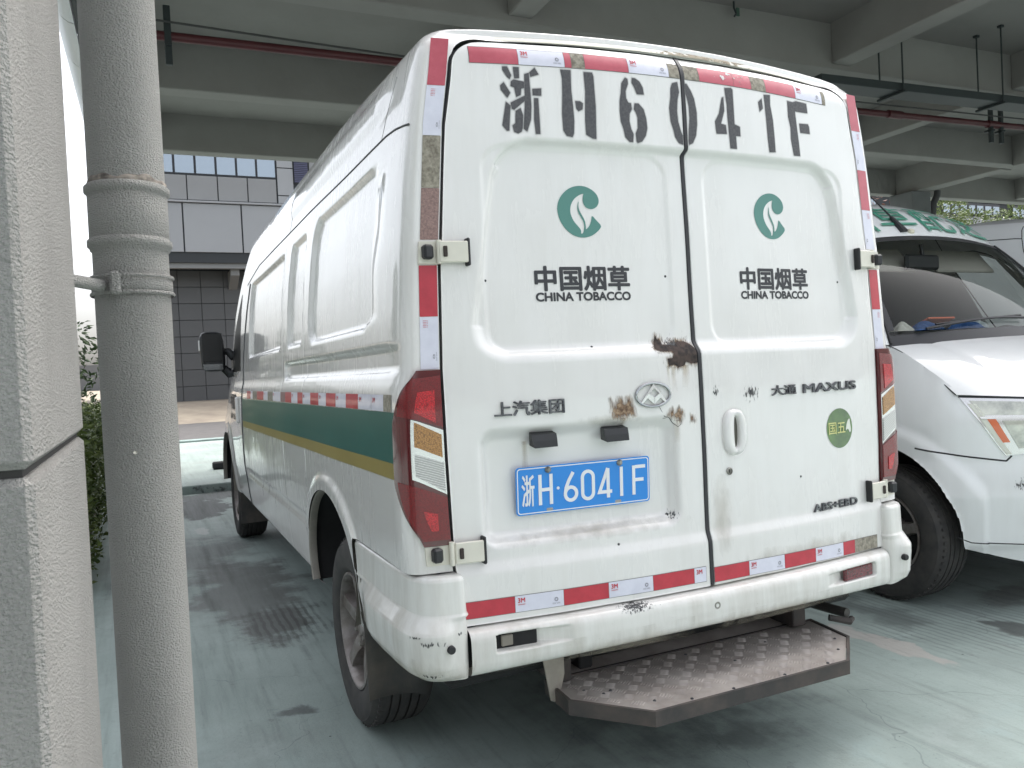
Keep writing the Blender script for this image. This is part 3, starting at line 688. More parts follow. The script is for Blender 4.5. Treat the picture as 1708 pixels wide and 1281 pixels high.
# clipped hedge strip along the left of the bays
r_ = np.random.default_rng(5); hd = empty('hedge', (-2.62, 9.5, 0), 'clipped green hedge between the column and the drain pipe', 'hedge')
n = 52000; P = np.stack([r_.uniform(-3.2, -1.99, n), 3.85+(r_.uniform(0, 1, n)**1.4)*11, r_.uniform(.04, 1.10, n)], 1)
d = np.minimum.reduce([P[:, 0]+3.2, -1.99-P[:, 0], 1.10-P[:, 2], P[:, 1]-3.85]); P = P[d < r_.uniform(0, .22, n)]
P += r_.normal(scale=.025, size=P.shape); V, F = leaves(P, .06, 1.8, 6); mesh_obj('foliage', V, F, LEAFH, hd, smooth=False)
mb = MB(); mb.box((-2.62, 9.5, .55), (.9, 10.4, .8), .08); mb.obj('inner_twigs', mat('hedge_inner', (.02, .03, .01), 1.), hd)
tag(MB().box((-2.66, 9.5, -.0), (1.1, 11.0, .012)).obj('planting_soil', mat('soil', (.06, .045, .033), 1., var=.3), smooth=False), kind='structure')
tree((-2.75, 12.2, 0), 2.5, .04, [(.2, 0, 2.2, .36), (.35, .1, 1.75, .34), (-.2, .1, 2.0, .5), (.1, -.1, 1.45, .38), (-.5, .3, 1.7, .5), (.3, .2, 1.2, .22)], 620, .13, LEAFT, 'dark leafy shrub tree above the hedge beside the column', seed=11, name='shrub_tree', ar=2.6, droop=.35)
# unseen trees added on the left: mirrored in the flank, tall to block skylight
r_ = np.random.default_rng(77); P = []; mb = MB()
for y in np.arange(-6, 34, 4.2):
    x0, h = -12+r_.uniform(-1.5, 1.2), r_.uniform(7., 10.); mb.tube([(x0, y, 0), (x0+.1, y, h*.6)], [.16, .07], 6)
    for _ in range(6):
        k_ = 330; u = r_.normal(size=(k_, 3)); u /= np.linalg.norm(u, axis=1)[:, None]; c0 = np.array((x0+r_.uniform(-1, 1), y+r_.uniform(-1.3, 1.3), h*r_.uniform(.45, .88)))
        P.append(c0+u*(r_.uniform(1., 1.6)*r_.uniform(.3, 1, k_)**.5)[:, None])
V, F = leaves(np.vstack(P), .38, 1.8, 9); n0 = len(mb.v); mb.v += [tuple(p) for p in V.tolist()]; nb_ = len(mb.f); mb.f += [tuple(int(i)+n0 for i in f) for f in F]
o = mesh_obj('sky_screen_trees', mb.v, mb.f, None, smooth=False, mats=[BARK, LEAFT], midx=[0]*nb_+[1]*len(F)); tag(o, 'unseen belt of dark green trees on the left, tall to block skylight', 'trees', kind='stuff')
# pale trees before the right-hand office block, and red-leaved saplings
for k, (x, y, h, s) in enumerate(((30.6, 22, 8.0, 1.2), (33.4, 22.4, 7.7, 1.1), (36.2, 22, 8.0, 1.2))):
    tree((x, y, 0), h, .10, [(0, 0, h-.9, s), (s*.9, .2, h-1.3, s*.8), (-s*.9, .1, h-1.2, s*.8), (.4, -.3, h-.6, s*.6)], 420, .17, LEAFP, ['pale green tree right of the far canopy column', 'pale green tree behind the third van, middle of three', 'pale green tree at the right edge behind the third van'][k], 'pale trees before the office block', seed=40+k)
for k, (x, y, h) in enumerate(((26.5, 22, 7.9), (27.8, 22.2, 7.7))):
    tree((x, y, 0), h, .06, [(0, 0, h-.4, .55), (.3, .1, h-.9, .5), (-.35, 0, h-1.0, .45), (.1, 0, h-.1, .3)], 130, .16, LEAFR, ['thin red leaved sapling left of the far canopy column, left one', 'thin red leaved sapling left of the far canopy column, right one'][k], 'red leaved saplings', seed=60+k)
# ------------------------------------------------------------------ outlines measured on the van, metres (x across, z up)
STENCIL= {'zhe': [[(-0.6176, 2.2183), (-0.6017, 2.2195), (-0.5903, 2.1942), (-0.5961, 2.1818), (-0.6037, 2.1878), (-0.6172, 2.2075)], [(-0.5845, 2.2197), (-0.5657, 2.2201), (-0.5664, 2.1873), (-0.5821, 2.1854)], [(-0.6268, 2.1623), (-0.6148, 2.1729), (-0.5963, 2.1426), (-0.6068, 2.1272), (-0.6254, 2.1494)], [(-0.612, 2.1166), (-0.5982, 2.1055), (-0.6068, 2.0312), (-0.6147, 2.0308), (-0.6273, 2.0464)], [(-0.593, 2.1766), (-0.5846, 2.1827), (-0.5521, 2.1785), (-0.5526, 2.1598), (-0.5621, 2.157), (-0.5649, 2.1382), (-0.5798, 2.1311), (-0.5838, 2.1587), (-0.595, 2.1623)], [(-0.5981, 2.1142), (-0.5577, 2.1354), (-0.5529, 2.1368), (-0.5539, 2.1214), (-0.588, 2.0935), (-0.5951, 2.0959)], [(-0.584, 2.0912), (-0.568, 2.1008), (-0.5613, 2.0794), (-0.5648, 2.042), (-0.569, 2.0309), (-0.5809, 2.0242), (-0.5932, 2.0286), (-0.5966, 2.048), (-0.587, 2.055)], [(-0.5505, 2.2009), (-0.5357, 2.206), (-0.5343, 2.1556), (-0.5339, 2.1074), (-0.5376, 2.0676), (-0.5516, 2.0318), (-0.5626, 2.04), (-0.5549, 2.106)], [(-0.5345, 2.2072), (-0.5166, 2.2229), (-0.5043, 2.203), (-0.5319, 2.1936)], [(-0.5282, 2.1593), (-0.4993, 2.1625), (-0.5008, 2.1404), (-0.5283, 2.1396)], [(-0.5248, 2.1326), (-0.5107, 2.1326), (-0.5105, 2.0269), (-0.5251, 2.0266), (-0.5282, 2.0682)]], 'H': [[(-0.4347, 2.2242), (-0.4006, 2.2249), (-0.4021, 2.1655), (-0.3992, 2.1165), (-0.3985, 2.0717), (-0.4021, 2.0357), (-0.4079, 2.0231), (-0.4272, 2.0264), (-0.437, 2.0426), (-0.4374, 2.0915), (-0.4318, 2.1587), (-0.4305, 2.1967)], [(-0.3586, 2.223), (-0.3297, 2.2234), (-0.3259, 2.2124), (-0.324, 2.122), (-0.3287, 2.0221), (-0.3408, 2.0225), (-0.3626, 2.0336), (-0.3626, 2.0786), (-0.3563, 2.1646)], [(-0.3919, 2.1338), (-0.3758, 2.1339), (-0.3658, 2.1279), (-0.3687, 2.1097), (-0.3829, 2.1024), (-0.3897, 2.1104)]], '6': [[(-0.2174, 2.219), (-0.2084, 2.2152), (-0.2073, 2.2003), (-0.2177, 2.1763), (-0.2173, 2.1556), (-0.2108, 2.1428), (-0.2003, 2.1409), (-0.1989, 2.1226), (-0.2079, 2.108), (-0.2101, 2.0848), (-0.2047, 2.0598), (-0.1976, 2.0465), (-0.2008, 2.0209), (-0.2141, 2.0212), (-0.2289, 2.0352), (-0.2326, 2.0579), (-0.2414, 2.0825), (-0.2431, 2.1145), (-0.241, 2.1445), (-0.2353, 2.1702), (-0.2311, 2.2004)], [(-0.1934, 2.2201), (-0.1813, 2.2201), (-0.1658, 2.2112), (-0.1548, 2.1936), (-0.1518, 2.1718), (-0.1781, 2.1706), (-0.1861, 2.1907), (-0.1945, 2.2038)], [(-0.1882, 2.142), (-0.1733, 2.1432), (-0.1556, 2.1261), (-0.148, 2.0988), (-0.1461, 2.0687), (-0.1532, 2.0449), (-0.1682, 2.0253), (-0.1848, 2.0191), (-0.1893, 2.0239), (-0.1902, 2.0493), (-0.1815, 2.0661), (-0.1805, 2.0986), (-0.1861, 2.1144), (-0.1922, 2.1231)]], '0': [[(-0.0445, 2.2186), (-0.024, 2.2243), (-0.0191, 2.1927), (-0.0267, 2.1682), (-0.0308, 2.1322), (-0.029, 2.0991), (-0.0198, 2.0666), (-0.0135, 2.0553), (-0.0142, 2.0255), (-0.0312, 2.0302), (-0.0442, 2.0482), (-0.0484, 2.0691), (-0.0577, 2.0968), (-0.0603, 2.139), (-0.0535, 2.1727), (-0.0514, 2.2013)], [(-0.0024, 2.223), (0.0122, 2.2221), (0.0268, 2.2021), (0.0382, 2.1769), (0.0454, 2.1344), (0.0445, 2.0958), (0.0382, 2.0593), (0.0244, 2.0343), (0.0092, 2.0272), (0.0073, 2.0402), (0.0104, 2.0738), (0.0156, 2.1125), (0.015, 2.1507), (0.0078, 2.1834), (-0.0027, 2.1991)]], '4': [[(0.1508, 2.1921), (0.1589, 2.1954), (0.1594, 2.1502), (0.1432, 2.107), (0.1627, 2.1039), (0.1651, 2.0747), (0.1212, 2.0722), (0.1181, 2.112), (0.1357, 2.138)], [(0.1644, 2.2254), (0.1932, 2.2287), (0.1992, 2.2232), (0.1997, 2.1098), (0.2218, 2.1032), (0.2218, 2.0718), (0.2024, 2.0711), (0.2034, 2.0283), (0.1757, 2.0285), (0.1712, 2.1317), (0.171, 2.1685)]], '1': [[(0.3088, 2.1946), (0.3263, 2.2091), (0.3293, 2.1754), (0.3128, 2.1623)], [(0.3367, 2.223), (0.3663, 2.2253), (0.3642, 2.192), (0.3732, 2.1422), (0.3763, 2.0764), (0.3771, 2.032), (0.3479, 2.0295), (0.3434, 2.0784), (0.3408, 2.1489)]], 'F': [[(0.4474, 2.2159), (0.4747, 2.2141), (0.492, 2.2201), (0.5447, 2.2175), (0.5474, 2.1837), (0.4842, 2.1833), (0.4892, 2.1263), (0.4939, 2.0749), (0.4966, 2.0289), (0.4646, 2.0286), (0.4559, 2.0841), (0.4577, 2.1255), (0.4491, 2.1607), (0.4491, 2.1942)], [(0.5019, 2.1433), (0.5458, 2.1455), (0.5507, 2.1356), (0.5524, 2.1116), (0.5039, 2.111)]]}
LOGO_C= [(-0.0732, 0.003), (-0.0713, 0.0198), (-0.0649, 0.0368), (-0.0532, 0.0525), (-0.037, 0.0664), (-0.0194, 0.0747), (-0.0021, 0.0784), (0.0166, 0.0785), (0.0336, 0.0738), (0.0489, 0.0658), (0.0609, 0.0548), (0.0665, 0.0422), (0.0674, 0.0322), (0.0635, 0.0221), (0.0549, 0.0133), (0.0419, 0.0084), (0.0293, 0.0101), (0.0202, 0.0152), (0.0145, 0.0235), (0.0121, 0.0348), (0.0138, 0.0476), (0.0174, 0.0555), (0.0071, 0.053), (-0.0058, 0.0462), (-0.0173, 0.0367), (-0.0259, 0.0238), (-0.0299, 0.0096), (-0.0301, -0.0044), (-0.0256, -0.0184), (-0.0188, -0.0309), (-0.0086, -0.042), (0.0001, -0.0517), (0.0027, -0.0587), (0.001, -0.0658), (0.0069, -0.0657), (0.0109, -0.0586), (0.0133, -0.0458), (0.0173, -0.0401), (0.0175, -0.0528), (0.0237, -0.0499), (0.0323, -0.0398), (0.038, -0.0255), (0.0404, -0.0084), (0.0562, -0.0258), (0.072, -0.0411), (0.0648, -0.052), (0.053, -0.0622), (0.0396, -0.0709), (0.0235, -0.0765), (0.0045, -0.0782), (-0.014, -0.0752), (-0.032, -0.067), (-0.048, -0.0539), (-0.0606, -0.0373), (-0.0687, -0.0207)]
LOGO_VEIN= [(-0.003, 0.0308), (-0.0011, 0.0309), (-0.0032, 0.016), (0.0005, 0.0019), (0.0104, -0.0148), (0.0166, -0.0274), (0.0187, -0.0429), (0.0179, -0.0543), (0.0124, -0.0543), (0.0137, -0.0402), (0.011, -0.0289), (0.0025, -0.015), (-0.0051, -0.001), (-0.0073, 0.013)]
RUST_MAIN= [(-0.1552, 1.3951), (-0.1461, 1.4253), (-0.1428, 1.4237), (-0.1386, 1.4105), (-0.1337, 1.4177), (-0.1259, 1.4072), (-0.124, 1.397), (-0.098, 1.3947), (-0.0902, 1.4047), (-0.0834, 1.4015), (-0.0636, 1.4053), (-0.0457, 1.4055), (-0.0291, 1.3983), (-0.0197, 1.3906), (-0.0116, 1.377), (-0.0101, 1.3369), (-0.024, 1.3338), (-0.042, 1.3353), (-0.0568, 1.3403), (-0.0639, 1.3289), (-0.0856, 1.3239), (-0.0957, 1.3302), (-0.1025, 1.3334), (-0.1203, 1.3284), (-0.1229, 1.3401), (-0.1246, 1.3526), (-0.1072, 1.3526), (-0.0993, 1.3655), (-0.1038, 1.3751), (-0.1445, 1.3759), (-0.1627, 1.3852)]
RUST2 = [[(-0.3348, 1.2397), (-0.3233, 1.2143), (-0.3069, 1.238), (-0.2969, 1.2432), (-0.2859, 1.2234), (-0.274, 1.2418), (-0.259, 1.2332), (-0.2527, 1.1847), (-0.288, 1.1833), (-0.3251, 1.1801), (-0.3301, 1.2071)], [(-0.1346, 1.1786), (-0.1196, 1.1973), (-0.1085, 1.1847), (-0.0888, 1.1973), (-0.0786, 1.1867), (-0.0811, 1.1631), (-0.0887, 1.1557), (-0.1072, 1.1649)], [(-0.0493, 1.1708), (-0.0373, 1.168), (-0.0356, 1.1539), (-0.0503, 1.153)]]
CRACKS = [[(-0.1646, 1.2041), (-0.1466, 1.1736), (-0.1305, 1.1695), (-0.115, 1.1517), (-0.0991, 1.1387), (-0.088, 1.1458), (-0.0862, 1.1575)], [(-0.1503, 1.1683), (-0.1399, 1.1682)]]
# ------------------------------------------------------------------ the near delivery van
van = empty('delivery_van', (0, 2.9, 0), 'dirty white high roof delivery van in front, rear doors with stencilled plate number and rust', 'van', 'white delivery vans')
def y_base(x, z): return .026*np.maximum(0, z-1.248)+.0864*x*x
def xo(z): return np.interp(z, [.60, .79, 1.1, 1.35, 1.65, 1.71, 2.05, 2.19, 2.32], [.818, .836, .842, .843, .831, .824, .795, .772, .755])
def zt(x): return 2.311-.045*x*x
def rel(x, z):
    """pressings of the two rear doors, metres inward"""
    hw = .742-.085*np.clip((z-1.55)/.45, -.3, 1.2)*1.0
    d = -srr(x*(.742/hw), z, 0, 1.688, .742, .327, .125)
    wd = np.where(z < 1.47, .05, np.where(z > 1.93, .020, .034))
    r = .025*sstep(.0, 1, d/wd)
    for sg in (-1, 1):
        p = -srr(x, z, sg*.386, 1.69, .314, .302, .075); r = r+.0045*sstep(-.003, .009, p)
    p = -srr(x, z, -.425, 1.005, .332, .175, .055); r = r+.040*sstep(0, .044, p)
    r = r-.012*sstep(.808, .762, z)
    r = r-.004*np.exp(-((x+.60)**2+(z-2.01)**2)/.0006)
    h = -srr(x, z, .122, 1.105, .052, .078, .05); r = r+.004*sstep(-.004, .006, h)
    # shallow dents and oil-canning in tired sheet metal
    r = r+.0012*np.sin(x*9+z*4)*np.sin(z*7-x*3)+.0008*np.sin(x*23+1)*np.sin(z*17)
    return r
def topbend(z): return .035*np.clip((z-2.235)/.08, 0, 2)**2
def rear_y(x, z): return y_base(x, z)+rel(x, z)+topbend(z)
def rmap(off): return lambda X, Z: np.stack([X, rear_y(X, Z)-off, Z], 1)
def rmap2(X, Z, h): return np.stack([X, rear_y(X, Z)-.0008-h, Z], 1)

def make_door(name, side, label):
    nz, nx = 290, 140; ZB, RC = .628, .066
    v = np.linspace(0, 1, nz); u = np.linspace(0, 1, nx); ztop = 2.311
    z = ZB+(ztop-ZB)*(1-(1-v)**1.08); X = np.zeros((nz, nx)); Z = np.zeros((nz, nx))
    for i in range(nz):
        e = np.clip((z[i]-(ztop-RC))/RC, 0, 1); xe = xo(z[i])-RC*1.30*(1-math.sqrt(max(0, 1-e*e)))
        xi = .012 if side < 0 else .004
        X[i] = side*(xi+(xe-xi)*u); Z[i] = z[i]
    Z = Z-.045*X*X*sstep(1.9, 2.31, Z)
    Y = rear_y(X, Z)
    # the outer edge rolls in a little
    V = np.stack([X.ravel(), Y.ravel(), Z.ravel()], 1); F = grid_faces(nz, nx)
    if side > 0: F = F[:, ::-1]
    loop = [j for j in range(nx)]+[i*nx+nx-1 for i in range(1, nz)]+[(nz-1)*nx+j for j in range(nx-2, -1, -1)]+[i*nx for i in range(nz-2, 0, -1)]
    k = len(V); c = V[loop].copy(); cx = X.mean(); c[:, 0] += np.sign(cx-c[:, 0])*.002; c[:, 1] += .004
    c2 = c.copy(); c2[:, 1] += .034; V = np.vstack([V, c, c2]); n = len(loop)
    FF = F.tolist()+[(loop[i], loop[(i+1) % n], k+(i+1) % n, k+i) for i in range(n)]+[(k+i, k+(i+1) % n, k+n+(i+1) % n, k+n+i) for i in range(n)]
    o = mesh_obj(name, V, FF, W, van); o['label'] = label; return o
door_l = make_door('rear_door', -1, 'left rear door with number plate recess and rusted ledge')
door_r = make_door('rear_door', 1, 'right rear door with handle and green sticker')
# rubber seal behind the doors
nz, nx = 60, 60; zz = np.linspace(.60, 2.322, nz); XX = np.zeros((nz, nx)); ZZ = np.zeros((nz, nx))
for i, z in enumerate(zz): XX[i] = np.linspace(-1, 1, nx)*(xo(z)+.012-.1*max(0, (z-2.25)/.08)**2); ZZ[i] = z
ZZ = ZZ-.045*XX**2*sstep(1.9, 2.31, ZZ)
mesh_obj('door_seal', np.stack([XX.ravel(), (rear_y(XX, ZZ)+.022).ravel(), ZZ.ravel()], 1), grid_faces(nz, nx), SEAL, van)
# proud rubber strip closing the gap between the doors
zc = np.linspace(.632, 2.316, 160); mb = MB(); v = []
for z in zc:
    y = float(rear_y(np.array(-.004), np.array(z))); v += [(-.0125, y+.012, z), (-.0125, y+.001, z), (-.0100, y-.0035, z), (.0015, y-.0035, z), (.0035, y+.001, z), (.0035, y+.012, z)]
mb.add(v, [(6*i+j, 6*i+j+1, 6*i+j+7, 6*i+j+6) for i in range(159) for j in range(5)]); mb.obj('centre_seal', SEAL, van)

ARCH = ((1.13, .60, .43, 1.433), (5.30, .47, .45, 1.0))      # wheel arches: centre y, centre z, half length, length to height ratio
# body shell: profile of the flank and roof (half width, height)
PROF = np.array([(.905, .44), (.935, .462), (.948, .55), (.956, .65), (.961, .70), (.967, .85), (.967, 1.1), (.964, 1.25), (.961, 1.30), (.954, 1.325), (.946, 1.345), (.941, 1.5), (.927, 1.72), (.915, 1.85), (.896, 2.0), (.885, 2.08), (.876, 2.14), (.863, 2.22), (.852, 2.285), (.840, 2.328), (.818, 2.360), (.775, 2.380), (.70, 2.389), (.6, 2.394), (.4, 2.402), (.2, 2.408), (0, 2.41)])
def dense(poly, n=1200, sm=9):
    s = np.r_[0, np.cumsum(np.linalg.norm(np.diff(poly, axis=0), axis=1))]; t = np.linspace(0, s[-1], n)
    p = np.stack([np.interp(t, s, poly[:, k]) for k in (0, 1)], 1); pad = np.vstack([np.repeat(p[:1], sm, 0), p, np.repeat(p[-1:], sm, 0)])
    ker = np.ones(2*sm+1)/(2*sm+1); q = np.stack([np.convolve(pad[:, k], ker, 'valid') for k in (0, 1)], 1); q[0] = p[0]; q[-1] = p[-1]; return q
PD = dense(PROF)
def xs(z): return np.interp(z, PD[:, 1], PD[:, 0])
ZK = 2.10
rows_z = np.linspace(.442, ZK, 156)
up = PD[PD[:, 1] >= ZK]; up = np.vstack([[xs(ZK), ZK], up]); su = np.r_[0, np.cumsum(np.linalg.norm(np.diff(up, axis=0), axis=1))]; su /= su[-1]
q = np.linspace(0, 1, 56)[1:]
Pout = np.vstack([np.stack([xs(rows_z), rows_z], 1), np.stack([np.interp(q, su, up[:, k]) for k in (0, 1)], 1)])
inn = [(float(xo(z))+.007, z) for z in np.linspace(ZK, 2.232, 10)]+[(.672+.093*math.cos(a), 2.232+.070*math.sin(a)) for a in np.radians(np.linspace(8, 88, 12))]+[(x, float(zt(x))+.007) for x in np.linspace(.64, 0, 12)]
inn = np.array(inn); si = np.r_[0, np.cumsum(np.linalg.norm(np.diff(inn, axis=0), axis=1))]; si /= si[-1]
Pin = np.vstack([np.stack([xo(rows_z)+.007, rows_z], 1), np.stack([np.interp(q, si, inn[:, k]) for k in (0, 1)], 1)])
NR = len(Pout)
A0 = np.linspace(0, 1, 26)**.9
RCN, AFL = .046, .62
def side_rel(y, z):
    """flank pressings, metres inward"""
    r = np.zeros(np.broadcast(y, z).shape)
    def pan(cy, cz, hy, hz, rad, dep, wd, sl=0.):
        nonlocal r
        d = -srr(y+sl*(z-cz), z, cy, cz, hy, hz, rad); r = r+dep*sstep(0, wd, d)
    pan(.945, 1.755, .535, .265, .12, .018, .024, .12); pan(1.84, 1.755, .205, .255, .05, .017, .022, .10); pan(2.95, 1.755, .70, .255, .06, .018, .024, .06)
    pan(1.165, 1.388, .985, .045, .035, .016, .016)
    pan(2.75, .708, 1.17, .030, .02, .010, .016)
    pan(1.27, 2.215, .86, .062, .05, -.010, .03)
    for ys in (1.60, 2.20): r = r+.0025*np.exp(-((y-ys)/.006)**2)*(z < 2.05)
    for cy, cz, R0, kz in ARCH:
        d = np.hypot(y-cy, (z-cz)*kz); r = r-.014*sstep(R0+.105, R0+.05, d)
    r = r+.0015*np.sin(y*5.1+z*3)*np.sin(z*6-y)
    return r
def ztop(y): return np.interp(y, [3.3, 3.7, 4.15, 4.7, 5.25, 5.6, 6.0, 6.2], [2.45, 2.39, 2.20, 1.82, 1.44, 1.34, 1.12, .95])
def shell(px, pz, y):
    """half width and height of the flank after nose taper and roof droop; px, pz = profile point"""
    z = pz-.048*(1-sstep(.0, 1.2, y))*np.clip((pz-2.15)/.25, 0, 1.05)
    amt = np.interp(z, [.7, 1.0, 1.4, 2.0], [.05, .07, .15, .15])
    x = px-amt*np.clip((y-4.25)/1.9, 0, 1)**2*np.clip(px/.9, 0, 1)
    x = x-side_rel(y, z)*(pz < 2.3)*sstep(.13, .24, y)
    return x, np.minimum(z, ztop(y))
ts = np.r_[np.linspace(0, .06, 6)[1:], np.linspace(.06, 1, 385)[1:]]
NC = len(A0)+len(ts)
SH = np.zeros((NR, NC, 3))
for k, a in enumerate(A0):
    p = Pin+(Pout-Pin)*a; ap = np.clip((a-AFL)/(1-AFL), 0, 1); yy_ = y_base(p[:, 0], p[:, 1])+.004+RCN*(1-(1-ap**2.3)**(1/2.3))
    z = p[:, 1]-.048*np.clip((p[:, 1]-2.15)/.25, 0, 1.05)*a
    yy_ = yy_+topbend(np.minimum(z, 2.318))*.9; SH[:, k] = np.stack([p[:, 0], yy_, z], 1)
ye = SH[:, len(A0)-1, 1]
for k, t in enumerate(ts):
    y = ye+t*(6.1-ye); x, z = shell(Pout[:, 0], Pout[:, 1], y); SH[:, len(A0)+k] = np.stack([x, y, z], 1)
Fs = grid_faces(NR, NC); flat = SH.reshape(-1, 3); cen = flat[Fs].mean(1)
inside = np.zeros(len(flat), bool)
for cy, cz, R0, kz in ARCH:
    d = np.hypot(flat[:, 1]-cy, (flat[:, 2]-cz)*kz); m_ = (d < R0) & (flat[:, 0] > .8); inside |= m_
dele = inside[Fs].all(1)
for cy, cz, R0, kz in ARCH:
    d = np.hypot(flat[:, 1]-cy, (flat[:, 2]-cz)*kz); m_ = (d < R0) & (flat[:, 0] > .8)
    sc = R0/np.maximum(d[m_], .05); flat[m_, 1] = cy+(flat[m_, 1]-cy)*sc; flat[m_, 2] = cz+(flat[m_, 2]-cz)*sc
# rear lower corner is closed by the bumper
dele |= (cen[:, 2] < .789) & (cen[:, 1] < .705) & ((cen[:, 1] < .55) | (np.hypot(cen[:, 1]-1.13, (cen[:, 2]-.60)*1.433) > .445))
zg = cen[:, 2]; yg = cen[:, 1]
gl = (yg > 4.14+.06*(zg-1.4)) & (zg > 1.43) & (zg < 1.99) & (zg < ztop(yg)-.16) & (cen[:, 0] > .7)
ws = (np.arange(len(Fs))//(NC-1) >= 156) & (yg > 3.95) & (yg < 5.22) & (cen[:, 0] < .72)
def sub(mask, sgn):
    F = Fs[mask]; used = np.unique(F); ren = np.full(len(flat), -1); ren[used] = np.arange(len(used)); V = flat[used].copy(); V[:, 0] *= sgn
    G = ren[F]; return V, (G[:, ::-1] if sgn < 0 else G)
for sg in (-1, 1):
    for nm, mk, mm in (('side_body', ~dele & ~gl & ~ws, W), ('side_window', gl & ~dele, mat('cab_window_dark', (.012, .013, .014), .45, spec=.12)), ('windshield', ws & ~dele, GLASSD)):
        V, F = sub(mk, sg); o = mesh_obj(nm, V, F, mm, van)
        if nm == 'side_body': o['label'] = 'left flank and half roof with green and gold stripes' if sg < 0 else 'right flank and half roof'
mb = MB(); mb.box((0, 6.12, .80), (1.6, .1, .62), .04); mb.obj('front_bumper', W, van)
def smap(off, sg=-1):
    def f(Yv, Z):
        x, z = shell(xs(Z), Z, Yv); return np.stack([sg*(x+off), Yv, z], 1)
    return f
# wheel arch lips and liners
for cy, cz, R0, kz in ARCH:
    for sg in (-1, 1):
        a0 = math.asin((cz-.462)*kz/R0); t = np.linspace(-a0, math.pi+a0, 50); v = []
        for a in t:
            for r, x in ((R0+.002, .9725), (R0-.005, .968), (R0-.010, .952), (R0-.008, .940)): v.append((sg*x, cy+r*math.cos(a), cz+r*math.sin(a)/kz))
        MB().add(v, [(4*i+j, 4*i+j+1, 4*i+j+5, 4*i+j+4) for i in range(49) for j in range(3)]).obj('arch_lip', mat('dirty_lip', (.26, .24, .21), .6, var=.3, vscale=8), van)
        v = []
        for a in t:
            for r, x in ((R0+.02, .94), (R0+.02, .55)): v.append((sg*x, cy+r*math.cos(a), cz+r*math.sin(a)/kz))
        v += [(sg*.55, cy, cz)]
        MB().add(v, [(2*i, 2*i+1, 2*i+3, 2*i+2) for i in range(49)]+[(2*i+1, 2*i+3, 100) for i in range(49)]).obj('wheel_well', DARK, van)
# panel gaps drawn as recessed dark seams
def side_seam(name, pts, r=.0026):
    p = np.array(pts, float); s = np.r_[0, np.cumsum(np.linalg.norm(np.diff(p, axis=0), axis=1))]; t = np.linspace(0, s[-1], max(3, int(s[-1]/.025)))
    P = smap(-.0004)(np.interp(t, s, p[:, 0]), np.interp(t, s, p[:, 1])); MB().tube(P, r, 6).obj(name, SEAM, van)
side_seam('roof_seam', [(.115, 2.046), (.16, 2.055), (.25, 2.07), (.35, 2.078), (1.1, 2.086), (2.1, 2.094), (3.3, 2.09), (3.9, 2.03)], .0035)
side_seam('roof_joint', [(.40, 2.082), (.36, 2.16), (.31, 2.27)], .0014)
side_seam('roof_joint', [(2.13, 2.10), (2.10, 2.20), (2.06, 2.27)], .0014)
side_seam('door_gap', [(3.72, 2.02), (3.85, 1.75), (3.98, 1.45), (4.0, 1.36), (3.95, 1.32), (3.99, 1.22), (4.02, .75), (3.98, .70), (3.93, .465)], .006)
side_seam('filler_crease', [(2.20, 1.23), (2.20, .75)], .0014); side_seam('filler_crease', [(1.60, 1.23), (1.60, .86)], .0014)
# door handle and lettering on the cab door
mb = MB(); mb.box((-.975, 4.22, 1.14), (.03, .05, .20), .012); mb.obj('door_handle', W, van)
def cabmap(U, Z): return smap(.0016)(np.asarray(U)*-1, Z)
text_decal('door_lettering', '中国烟草', -4.95, -4.36, 1.13, 1.26, cabmap, INKB, van, .03, (-1, 0, 0))
text_decal('door_lettering', 'CHINA TOBACCO', -4.95, -4.36, 1.055, 1.10, cabmap, INKB, van, .03, (-1, 0, 0))
# stripes along the flank
def side_strip(name, y0, y1, zlo, zhi, m, off, parent=van, st=.03):
    ny = max(2, int((y1-y0)/st)+1); nz_ = 7; Yg, T = np.meshgrid(np.linspace(y0, y1, ny), np.linspace(0, 1, nz_))
    Zg = zlo(Yg)+(zhi(Yg)-zlo(Yg))*T; P = smap(off)(Yg.ravel(), Zg.ravel()); return mesh_obj(name, P, grid_faces(nz_, ny)[:, ::-1], m, parent)
L1 = lambda a, b: (lambda y: a+(b-a)*(y-.14)/3.8)
side_strip('green_stripe', .145, 3.965, L1(1.090, 1.070), L1(1.2365, 1.2245), GREENS, .0013)
side_strip('gold_stripe', .145, 3.965, L1(1.043, 1.026), L1(1.0898, 1.0698), GOLDS, .0013)
ST = [(.173, .251, 'D'), (.251, .389, 'W'), (.391, .561, 'W'), (.561, .738, 'R'), (.738, .899, 'W'), (.899, 1.069, 'R'), (1.069, 1.214, 'W'), (1.214, 1.389, 'R'), (1.389, 1.569, 'W'), (1.569, 1.697, 'R'), (1.697, 1.86, 'W'), (1.86, 2.037, 'R'), (2.037, 2.188, 'P'), (2.191, 2.466, 'W'), (2.466, 2.669, 'D'), (2.669, 2.84, 'W'), (2.84, 3.12, 'R'), (3.12, 3.334, 'D'), (3.334, 3.453, 'W'), (3.453, 3.661, 'R')]
TM = {'R': RED, 'W': WHT, 'D': WORN, 'P': WORNR, 'F': REDF}
def tape_label(o, k): o['label'] = {'R': 'red reflective tape piece', 'F': 'faded red reflective tape piece', 'W': 'white reflective tape piece with small red mark', 'D': 'worn grey tape backing', 'P': 'worn pinkish tape backing'}[k]
for y0, y1, k in ST:
    o = side_strip('reflective_tape', y0+.0006, y1-.0006, L1(1.238, 1.232), L1(1.287, 1.283), TM[k], .0022, st=.02); tape_label(o, k)
    if k == 'W': text_decal('tape_mark', '3M', -y1+.014, -y1+.044, 1.262, 1.277, lambda U, Z: smap(.0030)(-np.asarray(U), Z), REDINK, o, .02)

